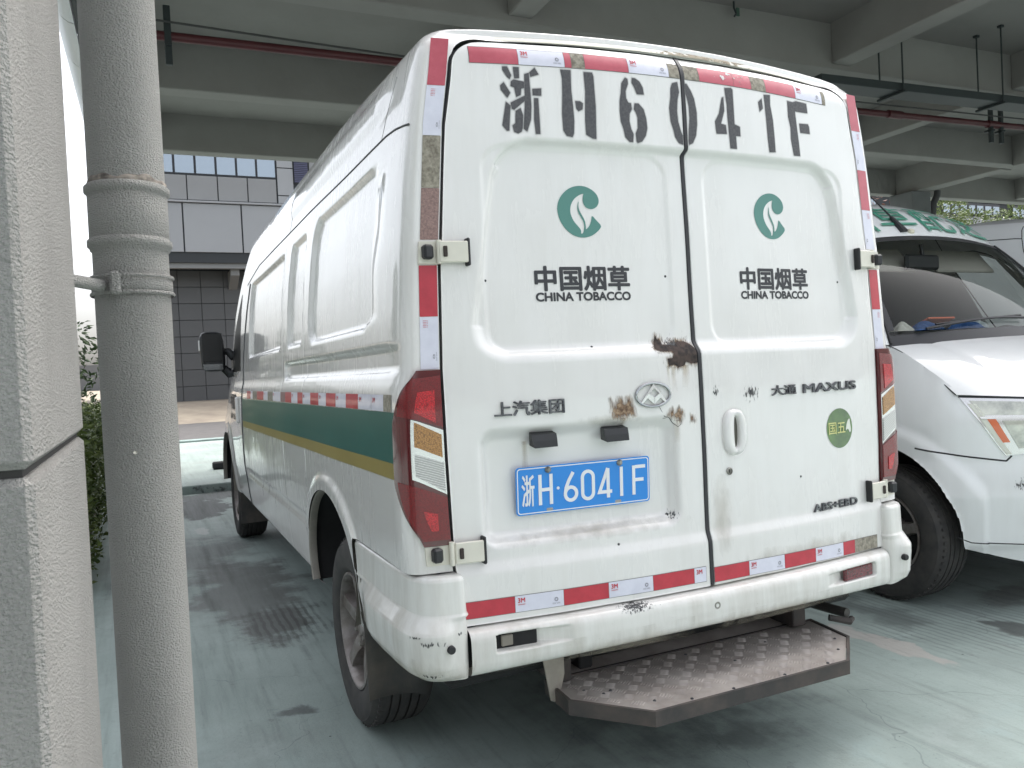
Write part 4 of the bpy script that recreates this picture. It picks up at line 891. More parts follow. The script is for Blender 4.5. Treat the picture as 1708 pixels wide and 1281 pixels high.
# ---- reflective tape on the rear
def rear_strip(name, x0, x1, zlo, zhi, m, off=.0016, slant=(0, 0), parent=van):
    nx_ = max(3, int((x1-x0)/.012)+1); nz_ = 6; U, T = np.meshgrid(np.linspace(0, 1, nx_), np.linspace(0, 1, nz_))
    X = x0+(x1-x0)*U; Z = zlo+(zhi-zlo)*T+slant[0]*X+slant[1]*X*X; P = rmap(off)(X.ravel(), Z.ravel()); return mesh_obj(name, P, grid_faces(nz_, nx_), m, parent)
def tape_print(o, x0, x1, zlo, zhi, sl, vert=False):
    f = lambda X, Z: rmap(.0024)(X, Z+sl[0]*X+sl[1]*X*X)
    text_decal('tape_mark', '3M', x0+.008, x0+.030, zhi-.020, zhi-.006, f, REDINK, o, .03)
    text_decal('tape_mark', 'oooooo', x0+.008, x0+.030, zhi-.0265, zhi-.0235, f, REDINK, o, .02)
    text_decal('tape_mark', '◎', x1-.030, x1-.018, zlo+.016, zlo+.028, f, GREYINK, o, .0)
    text_decal('tape_mark', 'ccc·ccc', x1-.036, x1-.012, zlo+.0085, zlo+.0125, f, GREYINK, o, .0)
SLT = (0., -.027)
TOP = [(-.715, -.566, 'F'), (-.566, -.4195, 'W'), (-.4195, -.397, 'F'), (-.397, -.353, 'D'), (-.353, -.2025, 'F'), (-.2025, -.0545, 'W'), (-.0545, -.0135, 'D'), (.005, .064, 'D'), (.064, .205, 'F'), (.205, .283, 'F'), (.283, .348, 'D'), (.348, .4905, 'F'), (.4905, .627, 'W'), (.627, .645, 'D')]
for x0, x1, k in TOP:
    o = rear_strip('reflective_tape', x0+.0006, x1-.0006, 2.236, 2.284, TM[k], slant=SLT); tape_label(o, k)
    rear_strip('tape_edge', x0-.0008, x1+.0008, 2.2345, 2.2855, TAPEEDGE, .0010, SLT, o)
    if k == 'W': tape_print(o, x0, x1, 2.236, 2.284, SLT)
BOT = [(-.820, -.6735, 'R'), (-.6735, -.5245, 'W'), (-.5245, -.377, 'R'), (-.377, -.225, 'W'), (-.225, -.0725, 'R'), (-.0725, -.0265, 'W'), (.005, .150, 'R'), (.150, .305, 'W'), (.305, .4545, 'R'), (.4545, .5965, 'W'), (.5965, .6615, 'R'), (.6615, .79, 'D')]
for x0, x1, k in BOT:
    z0 = .646 if x0 < -.02 else .638; sl = (-.010, 0.) if x0 > 0 else (-.003, 0)
    o = rear_strip('reflective_tape', x0+.0006, x1-.0006, z0, z0+.046, TM[k], slant=sl); tape_label(o, k)
    rear_strip('tape_edge', x0-.0008, x1+.0008, z0-.0015, z0+.0475, TAPEEDGE, .0010, sl, o)
    if k == 'W': tape_print(o, x0, x1 if x1-x0 > .1 else x0+.15, z0, z0+.046, sl) if x1-x0 > .1 else text_decal('tape_mark', '3M', x0+.008, x0+.03, z0+.026, z0+.040, lambda X, Z: rmap(.0024)(X, Z-.003*X), REDINK, o, .03)

# ---- pillars: tape, lamps and hinges sit on the corner surface
def corner(z, a, off, sg=-1):
    """point on the rear corner at height z; a in 0..1 runs from the door gap round to the flank, >1 continues along it"""
    z = np.asarray(z, float); a = np.asarray(a, float); pi, po = xo(z)+.007, xs(z)
    def P(aa):
        ac = np.clip(aa, 0, 1); x = pi+(po-pi)*ac; ap = np.clip((ac-AFL)/(1-AFL), 0, 1)
        y = y_base(x, z)+.004+RCN*(1-(1-ap**2.3)**(1/2.3))+np.maximum(0, aa-1)*.1; return x, y
    x, y = P(a); x1, y1 = P(a+.02); x0, y0 = P(a-.02); tx, ty = x1-x0, y1-y0; l = np.hypot(tx, ty)+1e-9
    return np.stack([sg*(x+ty/l*off), y-tx/l*off, z], -1)
def corner_patch(name, a_lo, a_hi, z_lo, z_hi, m, off, sg, parent=van, na=14, nz_=14, rim=.0):
    """bilinear patch on the corner; z_lo/z_hi are (at inner, at outer) heights; a_lo/a_hi functions of z"""
    U, T = np.meshgrid(np.linspace(0, 1, na), np.linspace(0, 1, nz_)); Zl = z_lo[0]+(z_lo[1]-z_lo[0])*U; Zh = z_hi[0]+(z_hi[1]-z_hi[0])*U
    Z = Zl+(Zh-Zl)*T; A = a_lo(Z)+(a_hi(Z)-a_lo(Z))*U
    P = corner(Z, A, off, sg).reshape(-1, 3); F = grid_faces(nz_, na).tolist()
    if rim:
        lp = list(range(na))+[i*na+na-1 for i in range(1, nz_)]+[(nz_-1)*na+j for j in range(na-2, -1, -1)]+[i*na for i in range(nz_-2, 0, -1)]
        Pb = corner(Z, A, off-rim, sg).reshape(-1, 3)[lp]; k = len(P); n = len(lp); P = np.vstack([P, Pb]); F += [(lp[i], lp[(i+1) % n], k+(i+1) % n, k+i) for i in range(n)]
    return mesh_obj(name, P, F, m, parent, autos=40)
PT = [(2.287, 2.152, 'R'), (2.152, 2.010, 'W'), (2.010, 1.862, 'D'), (1.862, 1.716, 'P'), (1.645, 1.501, 'R'), (1.501, 1.354, 'W')]
PTR = [(2.284, 2.152, 'R'), (2.152, 2.010, 'W'), (2.010, 1.864, 'R'), (1.864, 1.720, 'W'), (1.645, 1.498, 'R'), (1.498, 1.346, 'W')]
for sg, lst in ((-1, PT), (1, PTR)):
    for z1, z0, k in lst:
        wdt = lambda z: .053/(xs(z)-xo(z)-.007)
        o = corner_patch('reflective_tape', lambda z: 0*z+.03+.0*z, lambda z: .03+wdt(z)*.96, (z0+.0005, z0+.0005), (z1-.0005, z1-.0005), {'R': REDF if z1 > 1.7 else RED}.get(k, TM[k]), .0018, sg, na=8, nz_=12); tape_label(o, k)
        if k == 'W':
            def vm(U, Z, z1=z1, sg=sg): return corner(z1-np.asarray(U), .03+np.asarray(Z)*.52, .0026, sg)
            text_decal('tape_mark', '3M', .010, .030, .55, .85, vm, REDINK, o, .03); text_decal('tape_mark', '◎', .105, .118, .2, .32, vm, GREYINK, o); text_decal('tape_mark', 'ccc·ccc', .100, .124, .10, .14, vm, GREYINK, o)
TLZ = np.linspace(.862, 1.352, 60); TLA = np.convolve(np.pad(np.interp(TLZ, [.862, .885, .915, .955, 1.03, 1.20, 1.27, 1.315, 1.342, 1.352], [.58, .70, .83, .94, 1.01, 1.01, .97, .88, .76, .60]), 4, mode='edge'), np.ones(9)/9, 'valid')
for sg in (-1, 1):
    out_a = lambda z: np.interp(z, TLZ, TLA)
    in_a = lambda z: 0*z-.02
    tl = corner_patch('tail_lamp', in_a, out_a, (.862, .862), (1.352, 1.352), LRIM, .013, sg, na=22, nz_=40, rim=.016)
    tl['label'] = 'left tail lamp with red, amber and clear lenses' if sg < 0 else 'right tail lamp with red, amber and clear lenses'
    i2 = lambda z: in_a(z)+.05; o2 = lambda z: out_a(z)-.035; o3 = lambda z: out_a(z)-.30; o4 = lambda z: out_a(z)-.24
    corner_patch('red_lens', i2, o2, (1.192, 1.228), (1.336, 1.330), LRED, .0155, sg, tl, 16, 16, .004)
    corner_patch('red_reflector', lambda z: in_a(z)+.22, o3, (1.205, 1.236), (1.296, 1.292), LRED2, .0172, sg, tl, 12, 12, .002)
    corner_patch('silver_trim', i2, o4, (1.004, 1.052), (1.184, 1.218), LCHR, .0152, sg, tl, 14, 14, .004)
    corner_patch('amber_lens', lambda z: in_a(z)+.10, o3, (1.108, 1.142), (1.172, 1.210), LAMB, .0180, sg, tl, 14, 12, .003)
    corner_patch('clear_lens', lambda z: in_a(z)+.08, o3, (1.012, 1.060), (1.094, 1.122), LCLR, .0180, sg, tl, 14, 12, .003)
    corner_patch('red_lens', i2, o2, (.878, .878), (.996, 1.044), LRED, .0155, sg, tl, 16, 14, .004)
    corner_patch('red_reflector', lambda z: in_a(z)+.30, lambda z: out_a(z)-.34, (.905, .905), (.952, .962), LRED2, .0175, sg, tl, 10, 8, .002)
    for zc_, nm in ((1.679, 'upper'), (.838, 'lower')):
        hg = MB(); p0 = corner(zc_, .25, .0, sg); xi = abs(p0[0])
        base = corner_patch('door_hinge', lambda z: 0*z+.02, lambda z: 0*z+.60, (zc_-.031, zc_-.031), (zc_+.031, zc_+.031), CREAM, .011, sg, na=8, nz_=6, rim=.014)
        pb = corner(zc_, .36, .021, sg); th = math.atan2(.145, 1)*-sg
        Rz = [[math.cos(th), -math.sin(th), 0], [math.sin(th), math.cos(th), 0], [0, 0, 1]]
        MB().box(pb, (.030, .026, .040), .006, Rz).obj('hinge_cap', BLACKP, base)
        pk = corner(zc_, .02, .020, sg)
        MB().tube([pk+np.array((0, 0, -.033)), pk+np.array((0, 0, .033))], .008, 12).obj('hinge_pin', CREAM, base)
        xa = .800; ya = float(rear_y(np.array(sg*xa), np.array(zc_)))
        c_ = np.array((sg*xa, ya-.021, zc_)); tha = -sg*math.atan(.0864*2*xa)*-1
        tha = math.atan(2*.0864*xa)*sg; Ra = [[math.cos(tha), -math.sin(tha), 0], [math.sin(tha), math.cos(tha), 0], [0, 0, 1]]
        MB().box(c_, (.084, .010, .060), .003, Ra).obj('hinge_arm', CREAM, base)
        MB().box(c_+np.array((sg*.026, -.005, 0)), (.012, .006, .030), .002, Ra).obj('hinge_slot', mat('slot_shadow', (.05, .04, .035), .9), base)
        e_ = np.array((sg*.757, float(rear_y(np.array(sg*.757), np.array(zc_)))-.012, zc_)); MB().box(e_, (.010, .026, .078), .003).obj('hinge_pad', BLACK, base)

# ---- stencil, logos, lettering
def stencil(key, parent, x0=None):
    polys = STENCIL[key]; al = np.vstack([np.array(p) for p in polys]); a, b = al.min(0)-.014, al.max(0)+.014
    if key == '0': pass
    def mf(X, Z):
        d = np.full(X.shape, 1e9)
        for p in polys: d = np.minimum(d, poly_sdf(X, Z, p))
        core = np.clip(.5-d/.0060, 0, 1); over = .36*np.exp(-np.maximum(d, 0)/.008); m_ = np.maximum(core, over)
        return np.where((X > -.0125) & (X < .005), 0, m_)
    return mask_decal('stencil_character', rmap(.0010), a[0], b[0], a[1], b[1], .0022, mf, STENCILM, parent)
for k in ('zhe', 'H', '6'): stencil(k, van)['label'] = 'black sprayed stencil character '+{'zhe': '浙', 'H': 'H', '6': '6'}[k]
stencil('0', van)['label'] = 'black sprayed stencil character 0 split by the door gap'
for k in ('4', '1', 'F'): stencil(k, van)['label'] = 'black sprayed stencil character '+k
def flat_poly(name, polys, mapf, m, parent):
    mb = MB()
    for p in polys:
        a = np.array(p); V = mapf(a[:, 0], a[:, 1]); mb.add(V, [t for t in tessellate_polygon([[Vector((u, w_, 0)) for u, w_ in p]])])
    return mb.obj(name, m, parent, smooth=False)
def smooth_poly(p, it=2):
    p = np.array(p)
    for _ in range(it):
        nx_ = np.roll(p, -1, 0); d0 = p-np.roll(p, 1, 0); d1 = nx_-p
        p = np.stack([p*.75+nx_*.25, p*.25+nx_*.75], 1).reshape(-1, 2)
    return [tuple(q_) for q_ in p]
for cx, cz in ((-.384, 1.8075), (.361, 1.820)):
    lg = flat_poly('logo', [[(x+cx, z+cz) for x, z in smooth_poly(LOGO_C, 1)]], rmap(.0012), GREENL, van); lg['label'] = 'green letter C emblem with a white leaf'
    flat_poly('logo_vein', [[(x+cx, z+cz) for x, z in smooth_poly(LOGO_VEIN, 1)]], rmap(.0018), GREENL, lg)
for x0, x1 in ((-.543, -.223), (.207, .528)):
    text_decal('company_lettering', '中国烟草', x0, x1, 1.568, 1.645, rmap(.0012), INKB, van, .034)
    text_decal('company_lettering', 'CHINA TOBACCO', x0+.001, x1, 1.538, 1.5655, rmap(.0012), INKB, van, .055)
for x, z in ((-.694, 1.602), (-.093, 1.612), (-.372, 1.398), (.686, 1.599), (.41, .93), (-.33, .80)):
    y = float(rear_y(np.array(x), np.array(z))); MB().lathe([(.0001, -.0015), (.0038, -.001), (.0045, .002)], 12, (x, y, z), 'y').obj('rivet', INKB, van)
# chrome badges
text_solid('badge_lettering', '上汽集团', -.703, -.488, 1.208, 1.252, rmap2, .005, CHROMED, van, .022)
text_solid('badge_lettering', '大通', .291, .403, 1.212, 1.246, rmap2, .005, CHROMED, van, .020)
text_solid('badge_lettering', 'MAXUS', .436, .711, 1.212, 1.244, rmap2, .006, CHROMED, van, .05)
text_solid('badge_lettering', 'ABS+EBD', .462, .695, .800, .827, rmap2, .005, CHROMED, van, .045)
ex, ez = -.1868, 1.2435
em = MB(); t = np.linspace(0, 2*math.pi, 49)[:-1]; pts = [(ex+.0605*math.cos(a), ez+.0355*math.sin(a)) for a in t]
P_ = np.array([rmap2(np.array([x]), np.array([z]), .004)[0] for x, z in pts+pts[:1]]); em.tube(P_, .0042, 10, False); emb = em.obj('badge_emblem', CHROME, van); emb['label'] = 'oval chrome emblem with a three facet triangle'
Zm = 1.2435
tri = [[(-.1865, 1.2775), (-.2095, 1.2478), (-.2022, 1.2483), (-.1840, 1.2640), (-.1680, 1.2473), (-.1615, 1.2490)],
       [(-.2105, 1.2470), (-.2306, 1.2225), (-.2258, 1.2190), (-.2097, 1.2345), (-.1868, 1.2160), (-.1848, 1.2345), (-.2010, 1.2470)],
       [(-.1860, 1.2160), (-.1630, 1.2333), (-.1487, 1.2190), (-.1430, 1.2225), (-.1605, 1.2478), (-.1690, 1.2465), (-.1840, 1.2345)]]
for p in tri: MB().prism(p, 0, .007, lambda u, v_, h: rmap2(np.array([u]), np.array([v_]), h)[0]).obj('emblem_facet', mat('polished_chrome', (.80, .80, .80), .22, metal=.85), emb, smooth=False)
# number plate
pl_ = MB(); PC = np.array((-.4205, 0, .9855)); pth = math.atan(.0864*2*-.42)
def pmap(u, v_, h):
    u = np.asarray(u, float); v_ = np.asarray(v_, float); x = PC[0]+u*math.cos(pth)*1.003; y = .0864*PC[0]**2+.034+u*math.sin(pth)-.011-h-.05*(v_)
    return np.stack([x, y+0*v_, PC[2]+v_+.0*u], -1)
rr_ = lambda hx, hz, r: [(sx*(hx-r)+r*math.cos(a), sz*(hz-r)+r*math.sin(a)) for sx, sz, a0 in ((1, 1, 0), (-1, 1, 90), (-1, -1, 180), (1, -1, 270)) for a in np.radians(np.linspace(a0, a0+90, 6))]
plate = MB().prism(rr_(.2205, .0705, .010), -.002, .001, lambda u, v_, h: pmap(u, v_, h)).obj('number_plate', PLBLUE, van, smooth=False); plate['label'] = 'blue number plate with white raised characters'
strokes_obj('plate_border', [(rr_(.2155, .0655, .008), .0028, True)], lambda X, Z, h: pmap(X, Z, h+.001), .0007, PLWHITE, plate)
wd = .0102; c6 = arc(-.0468, -.0205, .0185, .0195, 0, 360, 22)[:-1]
ch = {'H': [([(-.1455, .045), (-.1455, -.045)], wd, 0), ([(-.1105, .045), (-.1105, -.045)], wd, 0), ([(-.1411, 0), (-.1149, 0)], wd, 0)],
      '6': [(c6, wd, 1), ([(-.0385, .0435), (-.053, .020), (-.0625, -.002), (-.0653, -.0195)], wd, 0)],
      '0': [(arc(.0095, .0235, .0180, .0180, 0, 180, 12)+arc(.0095, -.0235, .0180, .0180, 180, 360, 12), wd, 1)],
      '4': [([(.0765, .045), (.0475, -.0265), (.0900, -.0265)], wd, 0), ([(.0775, -.020), (.0775, -.045)], wd, 0), ([(.0765, .0445), (.0770, -.020)], wd, 0)],
      '1': [([(.1225, .045), (.1225, -.045)], wd, 0)],
      'F': [([(.1650, .045), (.1650, -.045)], wd, 0), ([(.1694, .0406), (.2050, .0406)], wd, 0), ([(.1694, .0005), (.1985, .0005)], wd, 0)]}
for k, s in ch.items(): strokes_obj('plate_character', s, lambda X, Z, h: pmap(X, Z, h+.001), .0016, PLWHITE, plate)['label'] = 'white raised plate character '+k
text_solid('plate_character', '浙', -.2035, -.1635, -.0455, .0470, lambda X, Z, h: pmap(X, Z, h+.001), .0016, PLWHITE, plate, .010)['label'] = 'white raised plate character 浙'
strokes_obj('plate_dot', [(arc(-.088, .0005, .0022, .0022, 0, 360, 13)[:-1], .0044, 1)], lambda X, Z, h: pmap(X, Z, h+.001), .0016, PLWHITE, plate)
for u in (-.1195, .117):
    p = pmap(u, .0580, .004); MB().lathe([(.0001, -.006), (.0055, -.006), (.0085, -.002), (.0100, 0), (.0100, .004)], 8, p, 'y').obj('plate_bolt', STEEL, plate, autos=30)
for u in (-.116, .1105): MB().prism([(u+a, -.0597+b) for a, b in rr_(.0105, .0042, .004)], .0010, .0016, lambda a, b, h: pmap(a, b, h)).obj('plate_slot', mat('plate_slot_grey', (.34, .33, .32), .8), plate, smooth=False)
# plate lamps
for x0, x1 in ((-.597, -.517), (-.365, -.282)):
    xc = (x0+x1)/2; y0 = float(y_base(xc, 1.13))
    w2 = (x1-x0)/2
    V = [(xc-w2*.8, y0+.03, 1.158), (xc+w2, y0+.03, 1.158), (xc+w2, y0+.03, 1.118), (xc-w2*.8, y0+.03, 1.118),
         (xc-w2, y0-.006, 1.150), (xc+w2, y0-.006, 1.150), (xc+w2, y0-.012, 1.112), (xc-w2*.86, y0-.012, 1.112), (xc-w2*1.0, y0-.010, 1.132), (xc+w2, y0-.010, 1.132)]
    MB().add(V, [(0, 1, 5, 4), (4, 5, 9, 8), (8, 9, 6, 7), (3, 2, 6, 7), (0, 4, 8, 7, 3), (1, 2, 6, 9, 5)]).obj('plate_lamp', BLACKP, van, smooth=False)
# door handle, lock, sticker
hx_, hz_ = .122, 1.105
hd_ = MB(); n = 40; ring_ = []
for k, (s, h) in enumerate(((1.0, -.0005), (.97, .010), (.86, .017), (.62, .018), (.50, .010), (.46, -.002))):
    for a in np.linspace(0, 2*math.pi, n, endpoint=False):
        ca, sa = math.cos(a), math.sin(a); e = 2.6; r_ = (abs(ca)**e+abs(sa)**e)**(-1/e)
        sx = .048*s if s > .7 else .0125*s/.5*1.0; ox = 0 if s > .7 else .002; ring_.append((hx_+ox+sx*r_*ca, hz_+(.0755*s if s > .7 else .105*s)*r_*sa, h))
R3 = np.array(ring_); V = rmap2(R3[:, 0], R3[:, 1], R3[:, 2]); hh = mesh_obj('door_handle', V, [(i*n+j, i*n+(j+1) % n, (i+1)*n+(j+1) % n, (i+1)*n+j) for i in range(5) for j in range(n)], W, van)
flat_poly('handle_slot', [[(hx_+.002+.0135*math.cos(a), hz_+.052*math.sin(a)) for a in np.linspace(0, 2*math.pi, 24, endpoint=False)]], lambda X, Z: rmap2(X, Z, .0015), mat('slot_dark', (.10, .095, .08), .8), hh)
lk = MB().lathe([(.0115, .001), (.0125, -.003), (.0095, -.005), (.0085, -.002), (.0001, -.002)], 20, (.0935, float(rear_y(np.array(.0935), np.array(.981))), .981), 'y').obj('door_lock', STEEL, van)
MB().box((.0935, float(rear_y(np.array(.0935), np.array(.981)))-.0035, .981), (.002, .003, .010)).obj('keyway', INKB, lk, smooth=False)
stx, stz = .619, 1.0785
sk = flat_poly('emission_sticker', [[(stx+.070*math.cos(a), stz+.070*math.sin(a)) for a in np.linspace(0, 2*math.pi, 48, endpoint=False)]], rmap(.0013), STGREEN, van); sk['label'] = 'round green sticker with yellow characters'
text_decal('sticker_text', '国五', stx-.060, stx+.030, stz-.020, stz+.022, rmap(.0019), STYEL, sk, .012)
flat_poly('sticker_leaf', [smooth_poly([(stx+.030, stz-.012), (stx+.040, stz+.020), (stx+.055, stz+.034), (stx+.058, stz+.010), (stx+.062, stz-.012), (stx+.055, stz-.022), (stx+.045, stz-.004)], 1)], rmap(.0021), mat('leaf_white', (.72, .74, .66), .4), sk)

# ---- rust, scuffs and flaked paint on the doors
def pm(polys, soft=.004):
    def f(X, Z):
        d = np.full(X.shape, 1e9)
        for p in polys: d = np.minimum(d, poly_sdf(X, Z, p))
        return np.clip(.5-d/soft, 0, 1)
    return f
mask_decal('rust_halo', rmap(.0016), -.195, -.0135, 1.295, 1.445, .0025, lambda X, Z: .60*np.exp(-np.maximum(poly_sdf(X, Z, RUST_MAIN), 0)/.010)*(Z > 1.30), RUSTS, door_l)
mask_decal('rust_patch', rmap(.0022), -.172, -.0135, 1.315, 1.432, .0018, pm([RUST_MAIN], .005), RUSTM, door_l)['label'] = 'dark brown rusted ledge beside the door gap'
for p in RUST2:
    a = np.array(p); mask_decal('rust_stain', rmap(.0012), a[:, 0].min()-.012, a[:, 0].max()+.012, a[:, 1].min()-.012, a[:, 1].max()+.012, .0018, pm([p], .03), RUSTS, door_l)
for c in CRACKS:
    L_, R_ = ribbon(c, .0016); flat_poly('paint_crack', [[tuple(p) for p in L_]+[tuple(p) for p in R_[::-1]]], rmap(.0011), INKB, door_l)
def ell(x0, x1, z0, z1, pw=1.): return lambda X, Z: np.clip(.62-.62*np.hypot((X-(x0+x1)/2)/((x1-x0)/2), (Z-(z0+z1)/2)/((z1-z0)/2))**pw, 0, 1)*.95
def scuff(name, x0, x1, z0, z1, m, parent, off=.0009, st=.0022): return mask_decal(name, rmap(off), x0, x1, z0, z1, st, ell(x0, x1, z0, z1), m, parent)
scuff('paint_scuff', .13, .27, 1.18, 1.275, SCUFFM, door_r); scuff('paint_scuff', .03, .075, 1.20, 1.28, SCUFFM, door_r)
scuff('rust_stain', -.13, -.015, 1.385, 1.425, RUSTS, door_l, .0007); scuff('soot_mark', -.165, -.02, 1.375, 1.428, SCUFFM, door_l, .0026); scuff('paint_scuff', -.16, -.09, .84, .89, SCUFFM, door_l)
for x0, z0, w_, h_ in ((-.105, 1.25, .02, .075), (-.125, 1.27, .012, .06), (-.06, 1.26, .03, .07), (-.29, 1.10, .03, .08), (-.10, 1.09, .025, .07), (-.60, 1.03, .02, .10)):
    mask_decal('rust_run', rmap(.0007), x0-w_/2, x0+w_/2, z0, z0+h_, .002, lambda X, Z, x0=x0, z0=z0, w_=w_, h_=h_: .55*np.clip(1-np.abs((X-x0)/(w_/2)), 0, 1)*np.clip((Z-z0)/h_, 0, 1)+.12, masked('rust_run_stain', [(.42, .33, .22), (.55, .46, .34)], nscale=50, edge=.3, soft=.4, vs_=.25, amax=.6) if 'rust_run_stain' not in MATS else MATS['rust_run_stain'], door_l)
scuff('grime', -.75, -.05, .82, .875, SMEAR, door_l, .0005, .004); scuff('grime', .01, .82, .625, .72, SMEAR, door_r, .0005, .004); scuff('grime', .015, .10, .70, .98, SMEAR, door_r, .0005, .003)
scuff('grime', -.46, -.22, 1.155, 1.20, SMEAR, door_l, .0006, .003)
# worn tape flakes at the top of the right door
mask_decal('tape_flake', lambda X, Z: rmap(.0024)(X, Z), .085, .285, 2.238, 2.283, .002, ell(.085, .285, 2.236, 2.285, .7), masked('tape_white_flake', [(.62, .60, .58), (.74, .73, .73)], nscale=60, edge=1.1, soft=.04), door_r)
mask_decal('tape_flake', lambda X, Z: rmap(.0028)(X, Z), .20, .285, 2.236, 2.283, .002, ell(.20, .285, 2.236, 2.285, .7), masked('tape_grey_flake', [(.30, .26, .22), (.40, .37, .31)], nscale=45, edge=1.1, soft=.04), door_r)
# cream roof-edge trim with peeled paint
def hdr(X, T):
    zt_ = zt(X)+.0085; return np.stack([X, y_base(X, zt_)+topbend(2.318)*.85-.004+.030*T**1.5-.001, zt_+.022*np.sin(np.clip(T, 0, 1)*1.5)], 1)
def header(x0, x1, name, m, off, attrf=None, nt_=9):
    nx_ = int((x1-x0)/.006); Xg, Tg = np.meshgrid(np.linspace(x0, x1, nx_), np.linspace(0, 1.35, nt_)); P = hdr(Xg.ravel(), Tg.ravel()); P[:, 1] -= off; P[:, 2] += off
    at = None if attrf is None else attrf(Xg, Tg).ravel(); return mesh_obj(name, P, grid_faces(nt_, nx_), m, van, attr=at)
header(-.64, .64, 'roof_edge_trim', CREAM, .0)
header(-.12, .36, 'peeled_paint', PEELM, .0012, lambda X, T: .62-.5*np.abs((X-.12)/.24)**2+.0*T)
# ---- rear bumper
bp_ = np.array([(.030, .626), (-.010, .622), (-.028, .617), (-.039, .608), (-.044, .595), (-.045, .56), (-.043, .52), (-.038, .502), (-.026, .491), (.0, .487), (.09, .486)])
BPD = dense(bp_, 90, 2); xb = np.linspace(-.818, .818, 300); X, S_ = np.meshgrid(xb, np.arange(90)); DY = BPD[S_, 0]; ZB_ = BPD[S_, 1].copy()
front = sstep(-.034, -.040, DY)
def bslot(x0, x1, z0, z1, sg):
    d = -srr(X, ZB_, (x0+x1)/2, (z0+z1)/2, (x1-x0)/2, (z1-z0)/2, .008); r = .034*sstep(-.002, .004, d)
    xi = x1 if sg < 0 else x0; t = np.clip(1-np.abs(X-xi)/.10, 0, 1)*((X > xi-.004) if sg < 0 else (X < xi+.004)); zin = sstep(0, .006, (z1-z0)/2-np.abs(ZB_-(z0+z1)/2)); return np.maximum(r, .030*t*zin)
slot = bslot(-.745, -.612, .551, .600, -1)+bslot(.572, .732, .543, .592, 1)
Yb = .0864*X*X+DY+slot*front
ZB2 = ZB_+.018*(1-(X/.82)**2)*np.clip((.56-ZB_)/.07, 0, 1)
F = grid_faces(90, 300)
bmp = mesh_obj('rear_bumper', np.stack([X.ravel(), Yb.ravel(), ZB2.ravel()], 1), F[:, ::-1], BUMPW, van)
def bface(x, off): return .0864*x*x-.044+off
xc = -.6785; MB().box((xc, bface(xc, .030), .5755), (.126, .012, .042), .002, [[1, .117, 0], [-.117, 1, 0], [0, 0, 1]]).obj('empty_lamp_hole', DARK, bmp, smooth=False)
MB().box((xc-.03, bface(xc, .022), .578), (.035, .01, .03), .002).obj('lamp_bracket', mat('bracket_grey', (.22, .20, .17), .7), bmp, smooth=False)
xc = .652; MB().box((xc, bface(xc, .016), .5675), (.150, .016, .043), .004, [[1, -.113, 0], [.113, 1, 0], [0, 0, 1]]).obj('fog_reflector', lens('dull_red_reflector', (.16, .02, .03), bs=180, bstr=.3), bmp)
MB().lathe([(.0001, .003), (.005, .003), (.006, -.001), (.011, -.002), (.0125, .003)], 18, (-.012, bface(-.012, 0), .574), 'y').obj('tow_plug', STEEL, bmp)
def bm2(off): return lambda Xv, T: np.stack([Xv, .0864*Xv*Xv+np.interp(T, np.linspace(0, 1, 90), BPD[:, 0])-off, np.interp(T, np.linspace(0, 1, 90), BPD[:, 1])+off*.6], 1)
mask_decal('paint_scuff', bm2(.0008), -.41, -.20, .02, .36, .004, lambda Xv, T: np.clip(.78-.75*np.hypot((Xv+.30)/.10, (T-.19)/.15)**.8, 0, 1), SCUFFM, bmp)['label'] = 'dark flaked patch on top of the bumper'
for x0, x1, t0, t1 in ((-.55, -.1, .40, .95), (.0, .55, .45, .97), (-.81, -.60, .62, .97), (.45, .81, .62, .98)):
    mask_decal('grime', bm2(.0004), x0, x1, t0, t1, .006, lambda Xv, T, x0=x0, x1=x1, t0=t0, t1=t1: .55*np.clip(1-np.hypot((Xv-(x0+x1)/2)/((x1-x0)/2), (T-(t0+t1)/2)/((t1-t0)/2)), 0, 1)+.10, SMEAR, bmp)
cpth = dense(np.array([(.8205, .085), (.8215, .030), (.827, .019), (.868, .026), (.908, .035), (.938, .060), (.953, .105), (.960, .19), (.965, .35), (.966, .75)]), 260, 6)
CE = [(.772, -.075), (.780, -.045), (.781, -.018), (.776, -.004), (.766, .001), (.72, .002), (.676, .004), (.670, .007), (.634, .030), (.626, .033), (.60, .033), (.53, .027), (.508, .017), (.492, -.004), (.488, -.05)]
